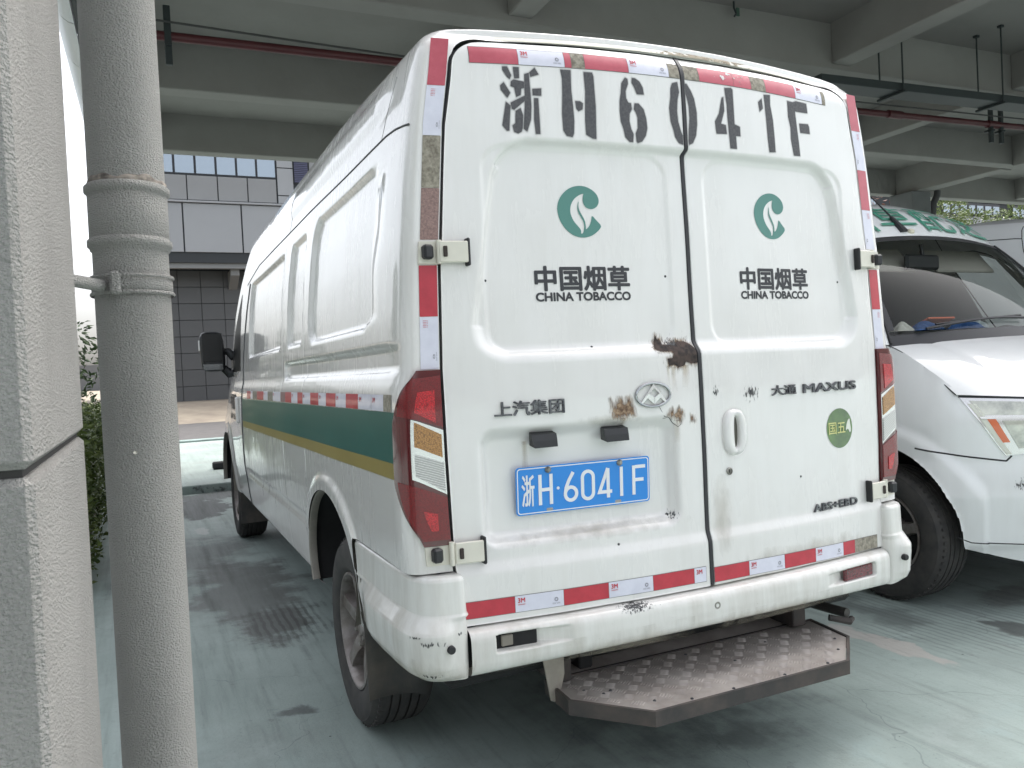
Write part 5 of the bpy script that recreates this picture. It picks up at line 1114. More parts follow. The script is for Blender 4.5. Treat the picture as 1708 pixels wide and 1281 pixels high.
for sg in (-1, 1):
    T_ = np.gradient(cpth, axis=0); T_ /= np.linalg.norm(T_, axis=1)[:, None]; NN = np.stack([T_[:, 1], -T_[:, 0]], 1); v = []; nc_ = 70
    ce = np.array([(e, z) for z, e in CE]); _s = np.r_[0, np.cumsum(np.linalg.norm(np.diff(ce, axis=0), axis=1))]; _t = np.sort(np.r_[_s, np.linspace(0, _s[-1], 60-len(_s))]); ce = np.stack([np.interp(_t, _s, ce[:, k]) for k in (0, 1)], 1)
    _l = np.r_[0, np.cumsum(np.linalg.norm(np.diff(cpth, axis=0), axis=1))]; _l = (1-.75*sstep(_l[-1]-.30, _l[-1]-.12, _l))[:, None]
    ramp = _l*(.10+.90*sstep(.06, .14, np.r_[0, np.cumsum(np.linalg.norm(np.diff(cpth, axis=0), axis=1))])[:, None])
    for e, z in ce:
        yend = np.interp(z, [.488, .51, .63, .75, .79], [.52, .56, .66, .700, .71]); kmax = np.argmax(cpth[:, 1] > yend) or 259
        idx = np.linspace(0, kmax, nc_); p = np.stack([np.interp(idx, np.arange(260), (cpth+NN*(e*ramp if .49 < z < .66 else e))[:, k]) for k in (0, 1)], 1); v += [(sg*a, b, z) for a, b in p]
    F = grid_faces(60, nc_); o = mesh_obj('bumper_corner', v, F if sg > 0 else F[:, ::-1], BUMPW, van); o['label'] = 'scuffed left bumper corner' if sg < 0 else 'right bumper corner'
    if sg < 0:
        def cmap(off):
            def f(U, Z):
                e = np.interp(-np.asarray(Z), [-c[0] for c in CE[3:]], [c[1] for c in CE[3:]]); L_ = np.interp(U, np.linspace(-.065, .84, 260), np.arange(260)); q_ = cpth+0; 
                px = np.interp(L_, np.arange(260), q_[:, 0]); py = np.interp(L_, np.arange(260), q_[:, 1]); nx_ = np.interp(L_, np.arange(260), NN[:, 0]); ny_ = np.interp(L_, np.arange(260), NN[:, 1])
                return np.stack([-(px+nx_*(e+off)), py+ny_*(e+off), Z], 1)
            return f
        for u0, u1, z0, z1 in ((.03, .16, .592, .622), (.06, .15, .505, .525), (.10, .17, .612, .632), (.01, .05, .62, .64)):
            mask_decal('paint_scuff', cmap(.0009), u0, u1, z0, z1, .002, ell(u0, u1, z0, z1), SCUFFM, o)
        mask_decal('grime', cmap(.0005), .0, .45, .492, .56, .004, lambda U, Z: .42*np.clip((.56-Z)/.06, 0, 1), SMEAR, o)
    pc = np.array((sg*.882, .014 if sg < 0 else .014, .588)); MB().lathe([(.0001, -.012), (.009, -.012), (.0115, -.008), (.0115, .01)], 18, pc+np.array((0, -.010, 0)), 'y').obj('bumper_plug', BLACK, o)
MB().box((0, .10, .58), (1.70, .10, .14)).obj('bumper_beam', DARK, van, smooth=False)
# mud flaps
for sg in (-1, 1):
    v = []; 
    for z in np.linspace(.235, .66, 10):
        for k in range(6): 
            u = k/5; x = .755+.205*u+.012*(z-.235)/.42; v.append((sg*x, .63+.03*math.sin(u*3)*.6+.05*(.66-z)*.5, z-(.02*(1-u)**3 if z < .25 else 0)))
    F = grid_faces(10, 6); o = mesh_obj('mud_flap', v, F, mat('mud_flap_rubber', (.055, .053, .052), .75, var=.35, vscale=7, col2=(.11, .095, .08)), van)
    o.modifiers.new('thickness', 'SOLIDIFY').thickness = .005
# underbody
ub = MB(); ub.box((0, 3.0, .44), (1.66, 5.6, .10), .02); und = ub.obj('underbody', DARK, van, smooth=False)
MB().tube([(-.72, 1.04, .36), (-.18, 1.04, .36), (0, 1.04, .36), (.18, 1.04, .36), (.72, 1.04, .36)], [.04, .045, .13, .045, .04], 14).obj('rear_axle', DARK, van)
for sg in (-1, 1): MB().tube([(sg*.55, .35, .42), (sg*.55, 1.04, .32), (sg*.55, 1.75, .42)], .028, 6).obj('leaf_spring', DARK, van)
MB().lathe([(.05, -.08), (.30, -.09), (.345, -.05), (.345, .05), (.30, .09), (.05, .08)], 30, (0, .80, .42), 'z').obj('spare_wheel', DARK, van)
MB().tube([(.66, .75, .40), (.66, .30, .395), (.69, .10, .39)], .018, 14).obj('exhaust_pipe', mat('exhaust_steel', (.10, .095, .09), .55, metal=.6, var=.3), van)
for sx in (-.36, .50):
    MB().box((sx, .34, .42), (.05, .30, .10), .005).obj('frame_rail', DARK, van, smooth=False)
# chequer-plate step
STEP = [(-.50, .20), (-.512, .028), (-.344, -.166), (.396, -.170), (.57, -.012), (.60, .19)]
SZ = .356
CHEQ = mat('chequer_plate', (.41, .375, .35), .5, metal=.2, col2=(.26, .23, .21), vscale=7, bump=.1, bscale=200, bdist=.001)
stp = MB().prism([(x*.985, y*.985+.001) for x, y in STEP], SZ-.004, SZ, lambda u, v_, h: (u, v_, h)).obj('rear_step', CHEQ, van, smooth=False); stp['label'] = 'worn chequer plate step under the bumper'
mb = MB()
for i in range(-10, 14):
    for j in range(-4, 6):
        cx, cy = i*.050, j*.050+.012
        if poly_sdf(np.array([cx]), np.array([cy]), STEP)[0] > -.030: continue
        for q_ in range(5):
            o_ = (q_-2)*.0085; L = .016
            a = math.radians(38) if (i+j) % 2 else math.radians(-38)
            c_, s_ = math.cos(a), math.sin(a); ctr = np.array((cx-s_*o_*1.0, cy+c_*o_)); d = np.array((c_, s_)); n_ = np.array((-s_, c_))
            p = [ctr-d*L, ctr-n_*.0024, ctr+d*L, ctr+n_*.0024]
            mb.add([(p[0][0], p[0][1], SZ), (p[1][0], p[1][1], SZ), (p[2][0], p[2][1], SZ), (p[3][0], p[3][1], SZ), (ctr-d*L*.6).tolist()+[SZ+.0018], (ctr+d*L*.6).tolist()+[SZ+.0018]], [(0, 1, 4), (1, 5, 4), (1, 2, 5), (2, 3, 5), (3, 4, 5), (3, 0, 4)])
tp = mb.obj('tread_bars', CHEQ, stp, smooth=False); tp['kind'] = 'stuff'
FR = mat('step_frame_iron', (.04, .037, .036), .7, vscale=9, col2=(.085, .068, .06))
MB().add([(-.49, .2, SZ-.001), (.59, .19, SZ-.001), (.56, .27, SZ+.016), (-.44, .285, SZ+.016)], [(0, 1, 2, 3)]).obj('step_back_lip', CHEQ, stp, smooth=False)
L_, R_ = ribbon(STEP, .010, True); n = len(STEP); V = []
for A_, z in ((L_, SZ+.004), (R_, SZ+.004), (L_, SZ-.040), (R_, SZ-.040)): V += [(a, b, z) for a, b in A_]
fr = MB().add(V, [q_ for i in range(n) for q_ in ((i, (i+1) % n, (i+1) % n+n, i+n), (i, (i+1) % n, (i+1) % n+2*n, i+2*n), (i+n, (i+1) % n+n, (i+1) % n+3*n, i+3*n), (i+2*n, (i+1) % n+2*n, (i+1) % n+3*n, i+3*n))]).obj('step_frame', FR, stp, smooth=False)
for x, y in ((-.40, .02), (-.44, .07), (-.30, -.10), (-.2, -.145), (-.05, -.15), (.15, -.15), (.33, -.15), (.45, -.08), (.52, .0), (.1, .02), (-.37, .03), (.0, .15), (.3, .1)):
    MB().lathe([(.0001, .0035), (.004, .003), (.0055, 0)], 8, (x, y, SZ), 'z').obj('rivet', INKB, stp)
MB().add([(-.545, .13, .52), (-.475, .13, .52), (-.475, .13, .40), (-.50, .13, .315), (-.525, .13, .325), (-.545, .13, .45)], [(0, 1, 2, 3, 4, 5)]).obj('step_bracket', mat('bracket_cream', (.40, .36, .31), .7, var=.3, vscale=9), stp, smooth=False).modifiers.new('thickness', 'SOLIDIFY').thickness = .006
for x in (-.47, .50): MB().box((x, .25, .40), (.06, .22, .07), .004).obj('step_arm', FR, stp, smooth=False)
MB().tube([(.60, .10, .39), (.66, .06, .375), (.70, .09, .37)], .012, 8).obj('tow_hook', FR, van)

# ---- wheels
def make_wheel(parent, sg, cx, cy, cz, R=.36, name='wheel'):
    """sg = side the face looks to"""
    tp_ = [(.222, .022), (.230, .010), (.250, .002), (.275, -.003), (.300, -.004), (.322, .000), (.330, .003), (.333, .002), (.341, .010), (.351, .022), (.357, .034)]
    for a in (.062, .095, .135, .168): tp_ += [(.3595, a-.005), (.3595-.0, a-.0045), (.350, a-.0035), (.350, a+.0035), (.3595, a+.0045)]
    tp_ += [(.357, .196), (.351, .208), (.335, .225), (.30, .234), (.25, .230), (.222, .21)]
    c = (cx, cy, cz); k = R/.36
    ty = MB().lathe([(r*k, -sg*a) for r, a in tp_], 96, c, 'x').obj(name, TYRE, parent, autos=38)
    # shoulder blocks
    mb = MB()
    for j in range(64):
        t = 2*math.pi*j/64; ca, sa = math.cos(t), math.sin(t); Rm = [[1, 0, 0], [0, ca, -sa], [0, sa, ca]]
        mb.box(np.array(c)+np.array((-sg*.030, .3525*k*ca, .3525*k*sa)), (.020, .013, .013), 0, Rm)
    mb.obj('tread_blocks', TYRE, ty, smooth=False)['kind'] = 'stuff'
    MB().lathe([(r*k, -sg*a) for r, a in [(.2235, .020), (.222, .010), (.214, .009), (.207, .016), (.200, .040), (.193, .11), (.19, .19)]], 64, c, 'x').obj('rim', ALLOY, ty, autos=40)
    MB().lathe([(r*k, -sg*a) for r, a in [(.195, .11), (.06, .10), (.0001, .10)]], 40, c, 'x').obj('brake_drum', DARK, ty)
    hub = MB().lathe([(r*k, -sg*a) for r, a in [(.0001, .036), (.026, .036), (.030, .040), (.034, .046), (.080, .050), (.092, .062), (.09, .10)]], 40, c, 'x').obj('hub', ALLOY, ty, autos=40)
    for j in range(5):
        t = 2*math.pi*j/5+.35; V = []
        for r, w_, a0, a1 in ((.070, .046, .048, .080), (.115, .036, .034, .075), (.165, .031, .026, .070), (.207, .040, .020, .060)):
            for sw, a in ((-1, a1), (-.72, a0), (.72, a0), (1, a1)):
                y, z = r*k, sw*w_*k; V.append((cx-sg*a*k, cy+y*math.cos(t)-z*math.sin(t), cz+y*math.sin(t)+z*math.cos(t)))
        MB().add(V, [(4*i+q_, 4*i+q_+1, 4*i+q_+5, 4*i+q_+4) for i in range(3) for q_ in range(3)]).obj('spoke', ALLOY, ty, autos=40)
        t2 = t+.63; MB().lathe([(.0001, -sg*.030), (.0085, -sg*.031), (.0105, -sg*.038), (.0105, -sg*.052)], 6, (cx, cy+.060*k*math.cos(t2), cz+.060*k*math.sin(t2)), 'x').obj('lug_nut', STEEL, ty, autos=20)
    return ty
for sg in (-1, 1):
    for cy, nm in ((1.04, 'rear'), (5.30, 'front')): make_wheel(van, sg, sg*.923, cy, .36)
# front mud flaps and side mirror
for sg in (-1, 1): MB().box((sg*.80, 4.86, .33), (.26, .012, .30), .003).obj('mud_flap', MATS['mud_flap_rubber'], van, smooth=False)
mr = MB(); v = []
for y, s in ((4.80, .80), (4.815, .95), (4.85, 1.0), (4.92, .96), (4.97, .80), (4.99, .45)):
    for a in np.linspace(0, 2*math.pi, 28, endpoint=False):
        ca, sa = math.cos(a), math.sin(a); e = 4.5; r_ = (abs(ca)**e+abs(sa)**e)**(-1/e); v.append((-1.080+.094*s*r_*ca-.008*sa, y, 1.603+.163*s*r_*sa))
n = 28; mr.add(v, [(i*n+j, i*n+(j+1) % n, (i+1)*n+(j+1) % n, (i+1)*n+j) for i in range(5) for j in range(n)]+[tuple(range(n)), tuple(5*n+j for j in range(n))])
mir = mr.obj('side_mirror', BLACKP, van, autos=40)
MB().box((-1.082, 4.797, 1.635), (.150, .004, .225), .002).obj('mirror_glass', mat('mirror_dark', (.008, .008, .009), .3), mir, smooth=False)
MB().box((-1.082, 4.797, 1.478), (.150, .004, .050), .002).obj('lower_mirror_glass', mat('mirror_grey', (.22, .23, .24), .1, metal=.8), mir, smooth=False)
MB().box((-1.176, 4.86, 1.655), (.012, .05, .085), .004).obj('indicator', mat('indicator_white', (.75, .75, .76), .2), mir)
MB().tube([(-1.0, 4.88, 1.60), (-.955, 4.87, 1.60), (-.915, 4.85, 1.55)], [.030, .032, .035], 10).obj('mirror_arm', BLACKP, mir)
MB().tube([(-1.0, 4.88, 1.47), (-.95, 4.87, 1.42), (-.915, 4.85, 1.43)], [.030, .040, .035], 10).obj('mirror_arm', BLACKP, mir)
MB().box((-.915, 4.86, 1.50), (.03, .16, .22), .012).obj('mirror_base', BLACKP, mir)

# ------------------------------------------------------------------ second van, nose towards the camera
VX = 2.92
v2 = empty('delivery_van', (VX, 2.9, 0), 'white delivery van facing the camera on the right, green characters over its windshield', 'van', 'white delivery vans')
PATH = dense(np.array([(0, .246), (.3, .287), (.5, .360), (.67, .450), (.80, .540), (.87, .612), (.92, .69), (.95, .79), (.963, .9), (.967, 1.05), (.967, 1.5), (.967, 3.5), (.967, 5.6)]), 1600, 10)
PS = np.r_[0, np.cumsum(np.linalg.norm(np.diff(PATH, axis=0), axis=1))]; PT_ = np.gradient(PATH, axis=0); PT_ /= np.linalg.norm(PT_, axis=1)[:, None]; PN = np.stack([PT_[:, 1], -PT_[:, 0]], 1)
def ip(s, c): return np.interp(s, PS, c)
def s_of_dx(dx): return np.interp(dx, PATH[:700, 0], PS[:700]) if False else np.interp(dx, np.maximum.accumulate(PATH[:, 0])+np.arange(1600)*1e-9, PS)
def s_of_y(y): return np.interp(y, PATH[:, 1], PS)
def wtop(s):
    dx, y = ip(s, PATH[:, 0]), ip(s, PATH[:, 1]); return np.where(dx < .868, 1.060+.048*(dx/.87)**2, np.interp(y, [.60, .68, .78, .9, 1.02, 1.2], [1.108, 1.185, 1.25, 1.32, 1.372, 1.385]))
def wall(s, z, off=0., sg=-1):
    s = np.asarray(s, float); z = np.asarray(z, float); dx, y = ip(s, PATH[:, 0]), ip(s, PATH[:, 1]); nx_, ny_ = ip(s, PN[:, 0]), ip(s, PN[:, 1])
    T = np.where(dx < .868, .030, np.interp(y, [.6, .68, .78, .9, 1.02, 1.35], [.030, .052, .082, .093, .097, .02]))
    u = np.clip((z-.93)/(wtop(s)-.93), 0, 1); i_ = T*u**2.2+np.interp(z, [.25, .33, .36, .45, .60, .72, .78, .95], [.05, .03, .012, .004, -.014, -.004, .003, .0])
    d = np.hypot(y-1.04, z-.42); fl = .020*sstep(.555, .50, d)*(dx > .8)
    d2 = np.hypot(y-4.7, z-.42); fl = fl+.015*sstep(.54, .49, d2)*(dx > .8)
    e = off-i_+fl; return np.stack([VX+sg*(dx+nx_*e), y+ny_*e, z], -1)
smax = PS[-1]; sg_ = np.r_[np.linspace(0, s_of_y(1.7), 150), np.linspace(s_of_y(1.7), smax, 130)[1:]]; nr = 64
for sg in (-1, 1):
    Sg, T = np.meshgrid(sg_, np.linspace(0, 1, nr)); ZL = .36-.10*sstep(s_of_y(.75), s_of_dx(.55), Sg); Zg = ZL+(wtop(Sg)-ZL)*T; P = wall(Sg, Zg, 0., sg).reshape(-1, 3); F = grid_faces(nr, len(sg_)); dead = np.zeros(len(F), bool)
    for cy in (1.04, 4.7):
        zr_ = np.maximum(P[:, 2]-.42, 0); d = np.hypot(P[:, 1]-cy, zr_); m_ = (d < .43) & (np.abs(P[:, 0]-VX) > .70); dead |= m_[F].all(1); sc = .43/np.maximum(d[m_], .05); P[m_, 1] = cy+(P[m_, 1]-cy)*sc; P[m_, 2] = np.where(P[m_, 2] > .42, .42+(P[m_, 2]-.42)*sc, P[m_, 2])
    ytc = P[F].mean(1); zsp = np.interp(ytc[:, 1], [.2, .45, .80], [.76, .775, .835]); bump_ = (ytc[:, 2] < zsp) & (ytc[:, 1] < 1.0) & ~dead
    for nm, mk in (('lower_body', ~dead & ~bump_), ('front_bumper', bump_)):
        G = F[mk]; used = np.unique(G); ren = np.full(len(P), -1); ren[used] = np.arange(len(used)); mesh_obj(nm, P[used], ren[G] if sg > 0 else ren[G][:, ::-1], W2, v2)
    for cy in (1.04, 4.7):
        t = np.linspace(-.1, math.pi+.1, 40); v = [(VX+sg*x, cy+r*math.cos(a), .42+r*math.sin(a)) for a in t for r, x in ((.432, 1.), (.425, .99), (.425, .94), (.46, .93), (.46, .5))]; v = [(VX+sg*min(abs(p[0]-VX), float(ip(s_of_y(p[1]), PATH[:, 0]))-(.004 if abs(p[0]-VX) > .98 else .03)), p[1], p[2]) for p in v]
        MB().add(v+[(VX+sg*.5, cy, .42)], [(5*i+j, 5*i+j+1, 5*i+j+6, 5*i+j+5) for i in range(39) for j in range(4)]+[(5*i+4, 5*i+9, 200) for i in range(39)]).obj('wheel_well', DARK, v2)
        make_wheel(v2, sg, VX+sg*.945, cy, .36)
    # seams
    def wseam(name, pts, r=.003):
        p = np.array(pts); t = np.linspace(0, 1, 60); q_ = np.linspace(0, 1, len(p)); MB().tube(wall(np.interp(t, q_, p[:, 0]), np.interp(t, q_, p[:, 1]), -.0005, sg), r, 6).obj(name, mat('dark_gap', (.03, .03, .032), .8), v2)
    wseam('bumper_gap', [(s_of_y(.80), .838), (s_of_y(.62), .805), (s_of_dx(.72), .776), (s_of_dx(.70), .80)], .0045)
    wseam('bumper_chin', [(s_of_y(.64), .40), (s_of_dx(.85), .375), (s_of_dx(.6), .36), (0, .36)], .003)
    wseam('door_gap', [(s_of_y(1.28), 1.38), (s_of_y(1.28), .9), (s_of_y(1.42), .6)], .004); wseam('door_gap', [(s_of_y(1.98), 1.38), (s_of_y(1.98), .45)], .004)
    # headlight
    def hmap(u, t, off):
        do = .722+(.868-.722)*t**.9; di = .40; dx = do+(di-do)*u; z = (.802+.03*u)+((1.092-.035*u)-(.802+.03*u))*t; return wall(s_of_dx(dx), z, off, sg)
    def hpatch(name, u0, u1, t0, t1, m, off, parent, rim=.006):
        U, T = np.meshgrid(np.linspace(u0, u1, 14), np.linspace(t0, t1, 14)); P = hmap(U.ravel(), T.ravel(), off); lp = list(range(14))+[i*14+13 for i in range(1, 14)]+[13*14+j for j in range(12, -1, -1)]+[i*14 for i in range(12, 0, -1)]
        Pb = hmap(U.ravel(), T.ravel(), off-rim)[lp]; n = len(lp); return mesh_obj(name, np.vstack([P, Pb]), grid_faces(14, 14).tolist()+[(lp[i], lp[(i+1) % n], 196+(i+1) % n, 196+i) for i in range(n)], m, parent, autos=40)
    MB().tube(hmap(np.r_[np.linspace(0, 1, 20)], np.r_[np.full(20, 1.02)], .002), .006, 6).obj('bonnet_gap', SEAL, v2)
    hl = hpatch('headlight', 0, 1, 0, 1, LCHR, .004, v2); hl['label'] = 'large headlight with orange indicator strip'
    hpatch('upper_reflector', .05, .95, .70, .95, HLCL, .007, hl, .003); hpatch('main_reflector', .20, .95, .10, .60, HLCL, .007, hl, .003)
    hpatch('bulb_patch', .40, .80, .18, .50, mat('bulb_shade', (.16, .17, .16), .15, metal=.7), .0085, hl, .002); hpatch('bulb_patch', .52, .66, .26, .44, LCHR, .0095, hl, .002); hpatch('indicator', .075, .150, .22, .63, ORANGE, .008, hl, .003); hpatch('silver_bar', .03, .97, .635, .675, LCHR, .010, hl, .004)  # flat darker grey patch paints the shade around the bulb, no real hollow
    hpatch('corner_trim', .02, .08, .02, .9, mat('headlight_trim', (.70, .70, .62), .3), .0068, hl, .003)
    # paint scuff at the bumper corner and dirt on its chin
    if sg < 0:
        def wm(off): return lambda U, Z: wall(U, Z, off, -1)
        s0 = s_of_dx(.70); mask_decal('paint_scuff', wm(.0012), s0-.10, s0+.02, .60, .72, .004, ell(s0-.10, s0+.02, .60, .72), SCUFFM, v2)
# bonnet
nu, nv = 60, 40; U, T = np.meshgrid(np.linspace(-.868, .868, nu), np.linspace(0, 1, nv)); aU = np.abs(U)
yf = np.interp(aU, PATH[:, 0], PATH[:, 1])+.028*(1-(aU/.868)**2*.3); yr_ = .80+.28*U*U; zf = 1.062+.046*(U/.87)**2; zr = 1.392-.026*(U/.87)**2
Yh = yf+(yr_-yf)*T; Zh = zf+(zr-zf)*(1-(1-T)**1.28)+.008*np.sin(T*math.pi)*(1-(U/.87)**2)-.006*np.exp(-((aU-.55-.12*T)/.03)**2)
mesh_obj('bonnet', np.stack([VX+U.ravel(), Yh.ravel(), Zh.ravel()], 1), grid_faces(nv, nu), W2, v2)
for sg in (-1, 1):
    col_i = 0 if sg < 0 else nu-1; MB().tube(np.stack([VX+U[:, col_i], Yh[:, col_i], Zh[:, col_i]-.001], 1), .0030, 6).obj('bonnet_gap', SEAM, v2)
# grille
for k in range(4): MB().tube(wall(np.linspace(0, s_of_dx(.36), 12), np.full(12, .84+.05*k), .006, -1), .010, 8).obj('grille_bar', BLACKP, v2); MB().tube(wall(np.linspace(0, s_of_dx(.36), 12), np.full(12, .84+.05*k), .006, 1), .010, 8).obj('grille_bar', BLACKP, v2)
# windshield, pillars, roof
def wsp(u, v_, off=0.):
    u = np.asarray(u, float); v_ = np.asarray(v_, float); db = .86*u; dt = .69*u
    b = np.stack([db, .80+.28*db*db, 1.395-.022*u*u], -1); t = np.stack([dt, 1.40+.12*dt*dt, 2.045-.042*u*u], -1); p = b+(t-b)*v_[..., None]
    bul = .035*4*v_*(1-v_)+off; p[..., 1] -= bul*.72; p[..., 2] += bul*.70; p[..., 0] += VX; return p
def wpatch(name, u0, u1, v0, v1, m, off, n=24):
    Ug, Vg = np.meshgrid(np.linspace(u0, u1, n), np.linspace(v0, v1, n)); return mesh_obj(name, wsp(Ug.ravel(), Vg.ravel(), off), grid_faces(n, n), m, v2)
wpatch('windshield', -1, 1, .0, 1, WSGL, 0)
wpatch('windshield_border', -1, 1, .945, 1.0, BLACKP, .003); wpatch('windshield_border', -1, -.955, .1, .945, BLACKP, .003, 12); wpatch('windshield_border', .955, 1, .1, .945, BLACKP, .003, 12)
wpatch('cowl', -1.01, 1.01, -.03, .062, BLACKP, .004)
for u0, u1, nm in ((-.78, .02, 'w'), (.05, .80, 'w')):
    t = np.linspace(0, 1, 12); wp = MB().tube(wsp(u0+(u1-u0)*t, .075+.045*np.sin(t*2.2), .022), .008, 6).obj('wiper', BLACKP, v2); MB().tube(wsp(u0+(u1-u0)*np.linspace(.1, 1, 12), .11+.0*t+.03*t, .014), .006, 5).obj('wiper_blade', BLACK, wp)
_dx = np.linspace(.70, 0, 30); _f = 1-.07*(_dx/.70)**2.2
FL = np.r_[[0, .18, .36, .53, .70, .80, .87], _f]; FD = np.r_[[.955, .93, .90, .872, .84, .805, .765], _dx]; FA = np.r_[[1.05, 1.15, 1.24, 1.33, 1.41, 1.445, 1.457], 1.40+.12*_dx**2]
def rtop(y): return np.interp(y, [1.30, 1.36, 1.42, 1.5, 1.6, 1.7, 1.9, 2.4, 3.0, 5.7], [2.048, 2.115, 2.175, 2.235, 2.288, 2.325, 2.375, 2.435, 2.465, 2.465])
def upper(f, yn, off=0., sg=-1):
    f = np.asarray(f, float); yn = np.asarray(yn, float); tau = (yn-1.30)/4.3; yA = np.interp(f, FL, FA); dx = np.interp(f, FL, FD); rise = rtop(yn)-1.38
    return np.stack([VX+sg*(dx+off*np.clip(1.2-f, 0, 1)), yA+(5.6-yA)*tau, 1.38+rise*f+off*np.clip(f*1.4-.4, 0, 1)], -1)
nf, ny = 44, 110; fr_ = np.r_[np.linspace(0, .8, 26), [.835, .87, .90], 1-.07*(np.linspace(.70, 0, 22)/.70)**2.2]; ynr = np.r_[np.linspace(1.30, 2.5, 60), np.linspace(2.5, 5.6, 51)[1:]]
for sg in (-1, 1):
    Yn, Fg = np.meshgrid(ynr, fr_); P = upper(Fg.ravel(), Yn.ravel(), 0., sg); F = grid_faces(len(fr_), len(ynr)); fc = Fg.ravel()[F].mean(1); yc = P[F].mean(1)[:, 1]; dA = yc-np.interp(fc, FL, FA)
    ync = Yn.ravel()[F].mean(1); gl_ = (fc > .05) & (fc < .66) & (ync > 1.37) & (ync < 1.84)
    for nm, mk, mm in (('upper_body', ~gl_, W2), ('side_window', gl_, WSGL)):
        G = F[mk]; used = np.unique(G); ren = np.full(len(P), -1); ren[used] = np.arange(len(used)); mesh_obj(nm, P[used], ren[G] if sg < 0 else ren[G][:, ::-1], mm, v2)
    fz = np.linspace(0, .93, 24); e0 = wsp(np.full(24, sg*1.0), (fz/.93)); e1 = upper(fz, np.full(24, 1.30), 0., sg); mid = (e0+e1)/2; mid[:, 1] -= .012; mid[:, 0] += sg*.012
    mesh_obj('windshield_pillar', np.vstack([e0, mid, e1]), np.vstack([grid_faces(3, 24)]), W2, v2); ein = np.vstack([e0, e1])+np.array((-sg*.03, .05, 0)); mesh_obj('pillar_trim', ein, grid_faces(2, 24), mat('beige_trim', (.42, .40, .36), .7), v2)
    MB().tube(e0+np.array((0, -.004, .004)), .008, 6).obj('windshield_seal', BLACK, v2)
    def useam(name, pts, r=.004):
        p = np.array(pts); t = np.linspace(0, 1, 40); q_ = np.linspace(0, 1, len(p)); MB().tube(upper(np.interp(t, q_, p[:, 0]), np.interp(t, q_, p[:, 1]), 0., sg), r, 6).obj(name, mat('dark_gap', (.03, .03, .032), .8), v2)
    useam('roof_seam', [(.80, 1.86), (.80, 3.0), (.80, 5.5)], .004); useam('roof_joint', [(.62, 1.86), (.80, 1.86), (.90, 1.88)], .0035); useam('door_gap', [(.70, 1.36), (.70, 1.60), (.645, 1.86)], .004); useam('door_gap', [(.0, 1.80), (.62, 1.86)], .004)
MB().box((VX, 5.58, 1.4), (1.9, .05, 1.9), .02).obj('rear_wall', W2, v2)
MB().box((VX, 3.2, .40), (1.6, 4.6, .10)).obj('underbody', DARK, v2, smooth=False)
MB().box((VX, .95, .36), (1.3, .6, .06)).obj('under_tray', DARK, v2, smooth=False)
# cab interior
IN = mat('cab_grey', (.11, .11, .112), .75); BEI = mat('cab_beige', (.36, .34, .30), .8)
MB().box((VX, 2.55, 1.42), (1.76, .04, 1.75)).obj('bulkhead', BEI, v2, smooth=False); MB().box((VX, 1.7, .62), (1.7, 1.7, .06)).obj('cab_floor', IN, v2, smooth=False)
v = []
for x in np.linspace(-.84, .84, 20):
    for y, z in ((.86+.28*x*x, 1.40), (1.02+.24*x*x, 1.43), (1.18+.15*x*x, 1.42+.05*math.exp(-((x-.42)/.2)**2)), (1.28+.1*x*x, 1.30), (1.30, 1.0), (1.30, .7)): v.append((VX+x, y, z))
MB().add(v, [(6*i+j, 6*i+j+1, 6*i+j+7, 6*i+j+6) for i in range(19) for j in range(5)]).obj('dashboard', IN, v2)
for dx in (-.5, .42):
    st = MB().box((VX+dx, 1.95, .92), (.50, .50, .16), .06).obj('seat', IN, v2); MB().box((VX+dx, 2.22, 1.30), (.48, .13, .66), .06, [[1, 0, 0], [0, .98, .17], [0, -.17, .98]]).obj('seat_back', IN, st); MB().box((VX+dx, 2.28, 1.72), (.28, .09, .18), .04).obj('headrest', IN, st)
MB().lathe([(.185, 0), (.198, -.013), (.211, 0), (.198, .013), (.185, 0)], 36, (0, 0, 0), 'z').obj('steering_wheel', BLACKP, v2, local=True)
sw = v2.children[-1] if v2.children else None
for o in v2.children:
    if o.name.startswith('steering_wheel'): o.location = (.42, 1.42-2.9, 1.28); o.rotation_euler = (math.radians(58), 0, 0)
MB().box((VX-.06, 1.42, 1.885), (.30, .035, .095), .014).obj('inner_mirror', BLACKP, v2)
MB().tube([(VX-.05, 1.42, 1.93), (VX-.05, 1.43, 2.0)], .012, 6).obj('mirror_stalk', BLACKP, v2)
for dx in (-.38, .38): MB().box((VX+dx, 1.50, 1.905), (.56, .20, .02), .008, [[1, 0, 0], [0, .62, -.78], [0, .78, .62]]).obj('sun_visor', BEI, v2)
Yn, Fg = np.meshgrid(np.linspace(1.36, 2.6, 16), np.linspace(.90, 1, 8))
for sg in (-1, 1): mesh_obj('headliner', upper(Fg.ravel(), Yn.ravel(), 0, sg)+np.array((0, 0, -.03)), grid_faces(8, 16), BEI, v2)
# side mirrors
for sg in (-1, 1):
    mb = MB(); v = []; n = 24
    for y, s in ((1.28, .55), (1.25, .85), (1.20, 1.), (1.13, .95), (1.09, .6)):
        for a in np.linspace(0, 2*math.pi, n, endpoint=False):
            ca, sa = math.cos(a), math.sin(a); r_ = (abs(ca)**4+abs(sa)**4)**-.25; v.append((VX+sg*1.09+.09*s*r_*ca, y, 1.62+.16*s*r_*sa))
    mb.add(v, [(i*n+j, i*n+(j+1) % n, (i+1)*n+(j+1) % n, (i+1)*n+j) for i in range(4) for j in range(n)]+[tuple(range(n)), tuple(4*n+j for j in range(n))]); o = mb.obj('side_mirror', BLACKP, v2, autos=40)
    MB().tube([(VX+sg*1.0, 1.2, 1.5), (VX+sg*.92, 1.18, 1.43)], .03, 8).obj('mirror_arm', BLACKP, o)
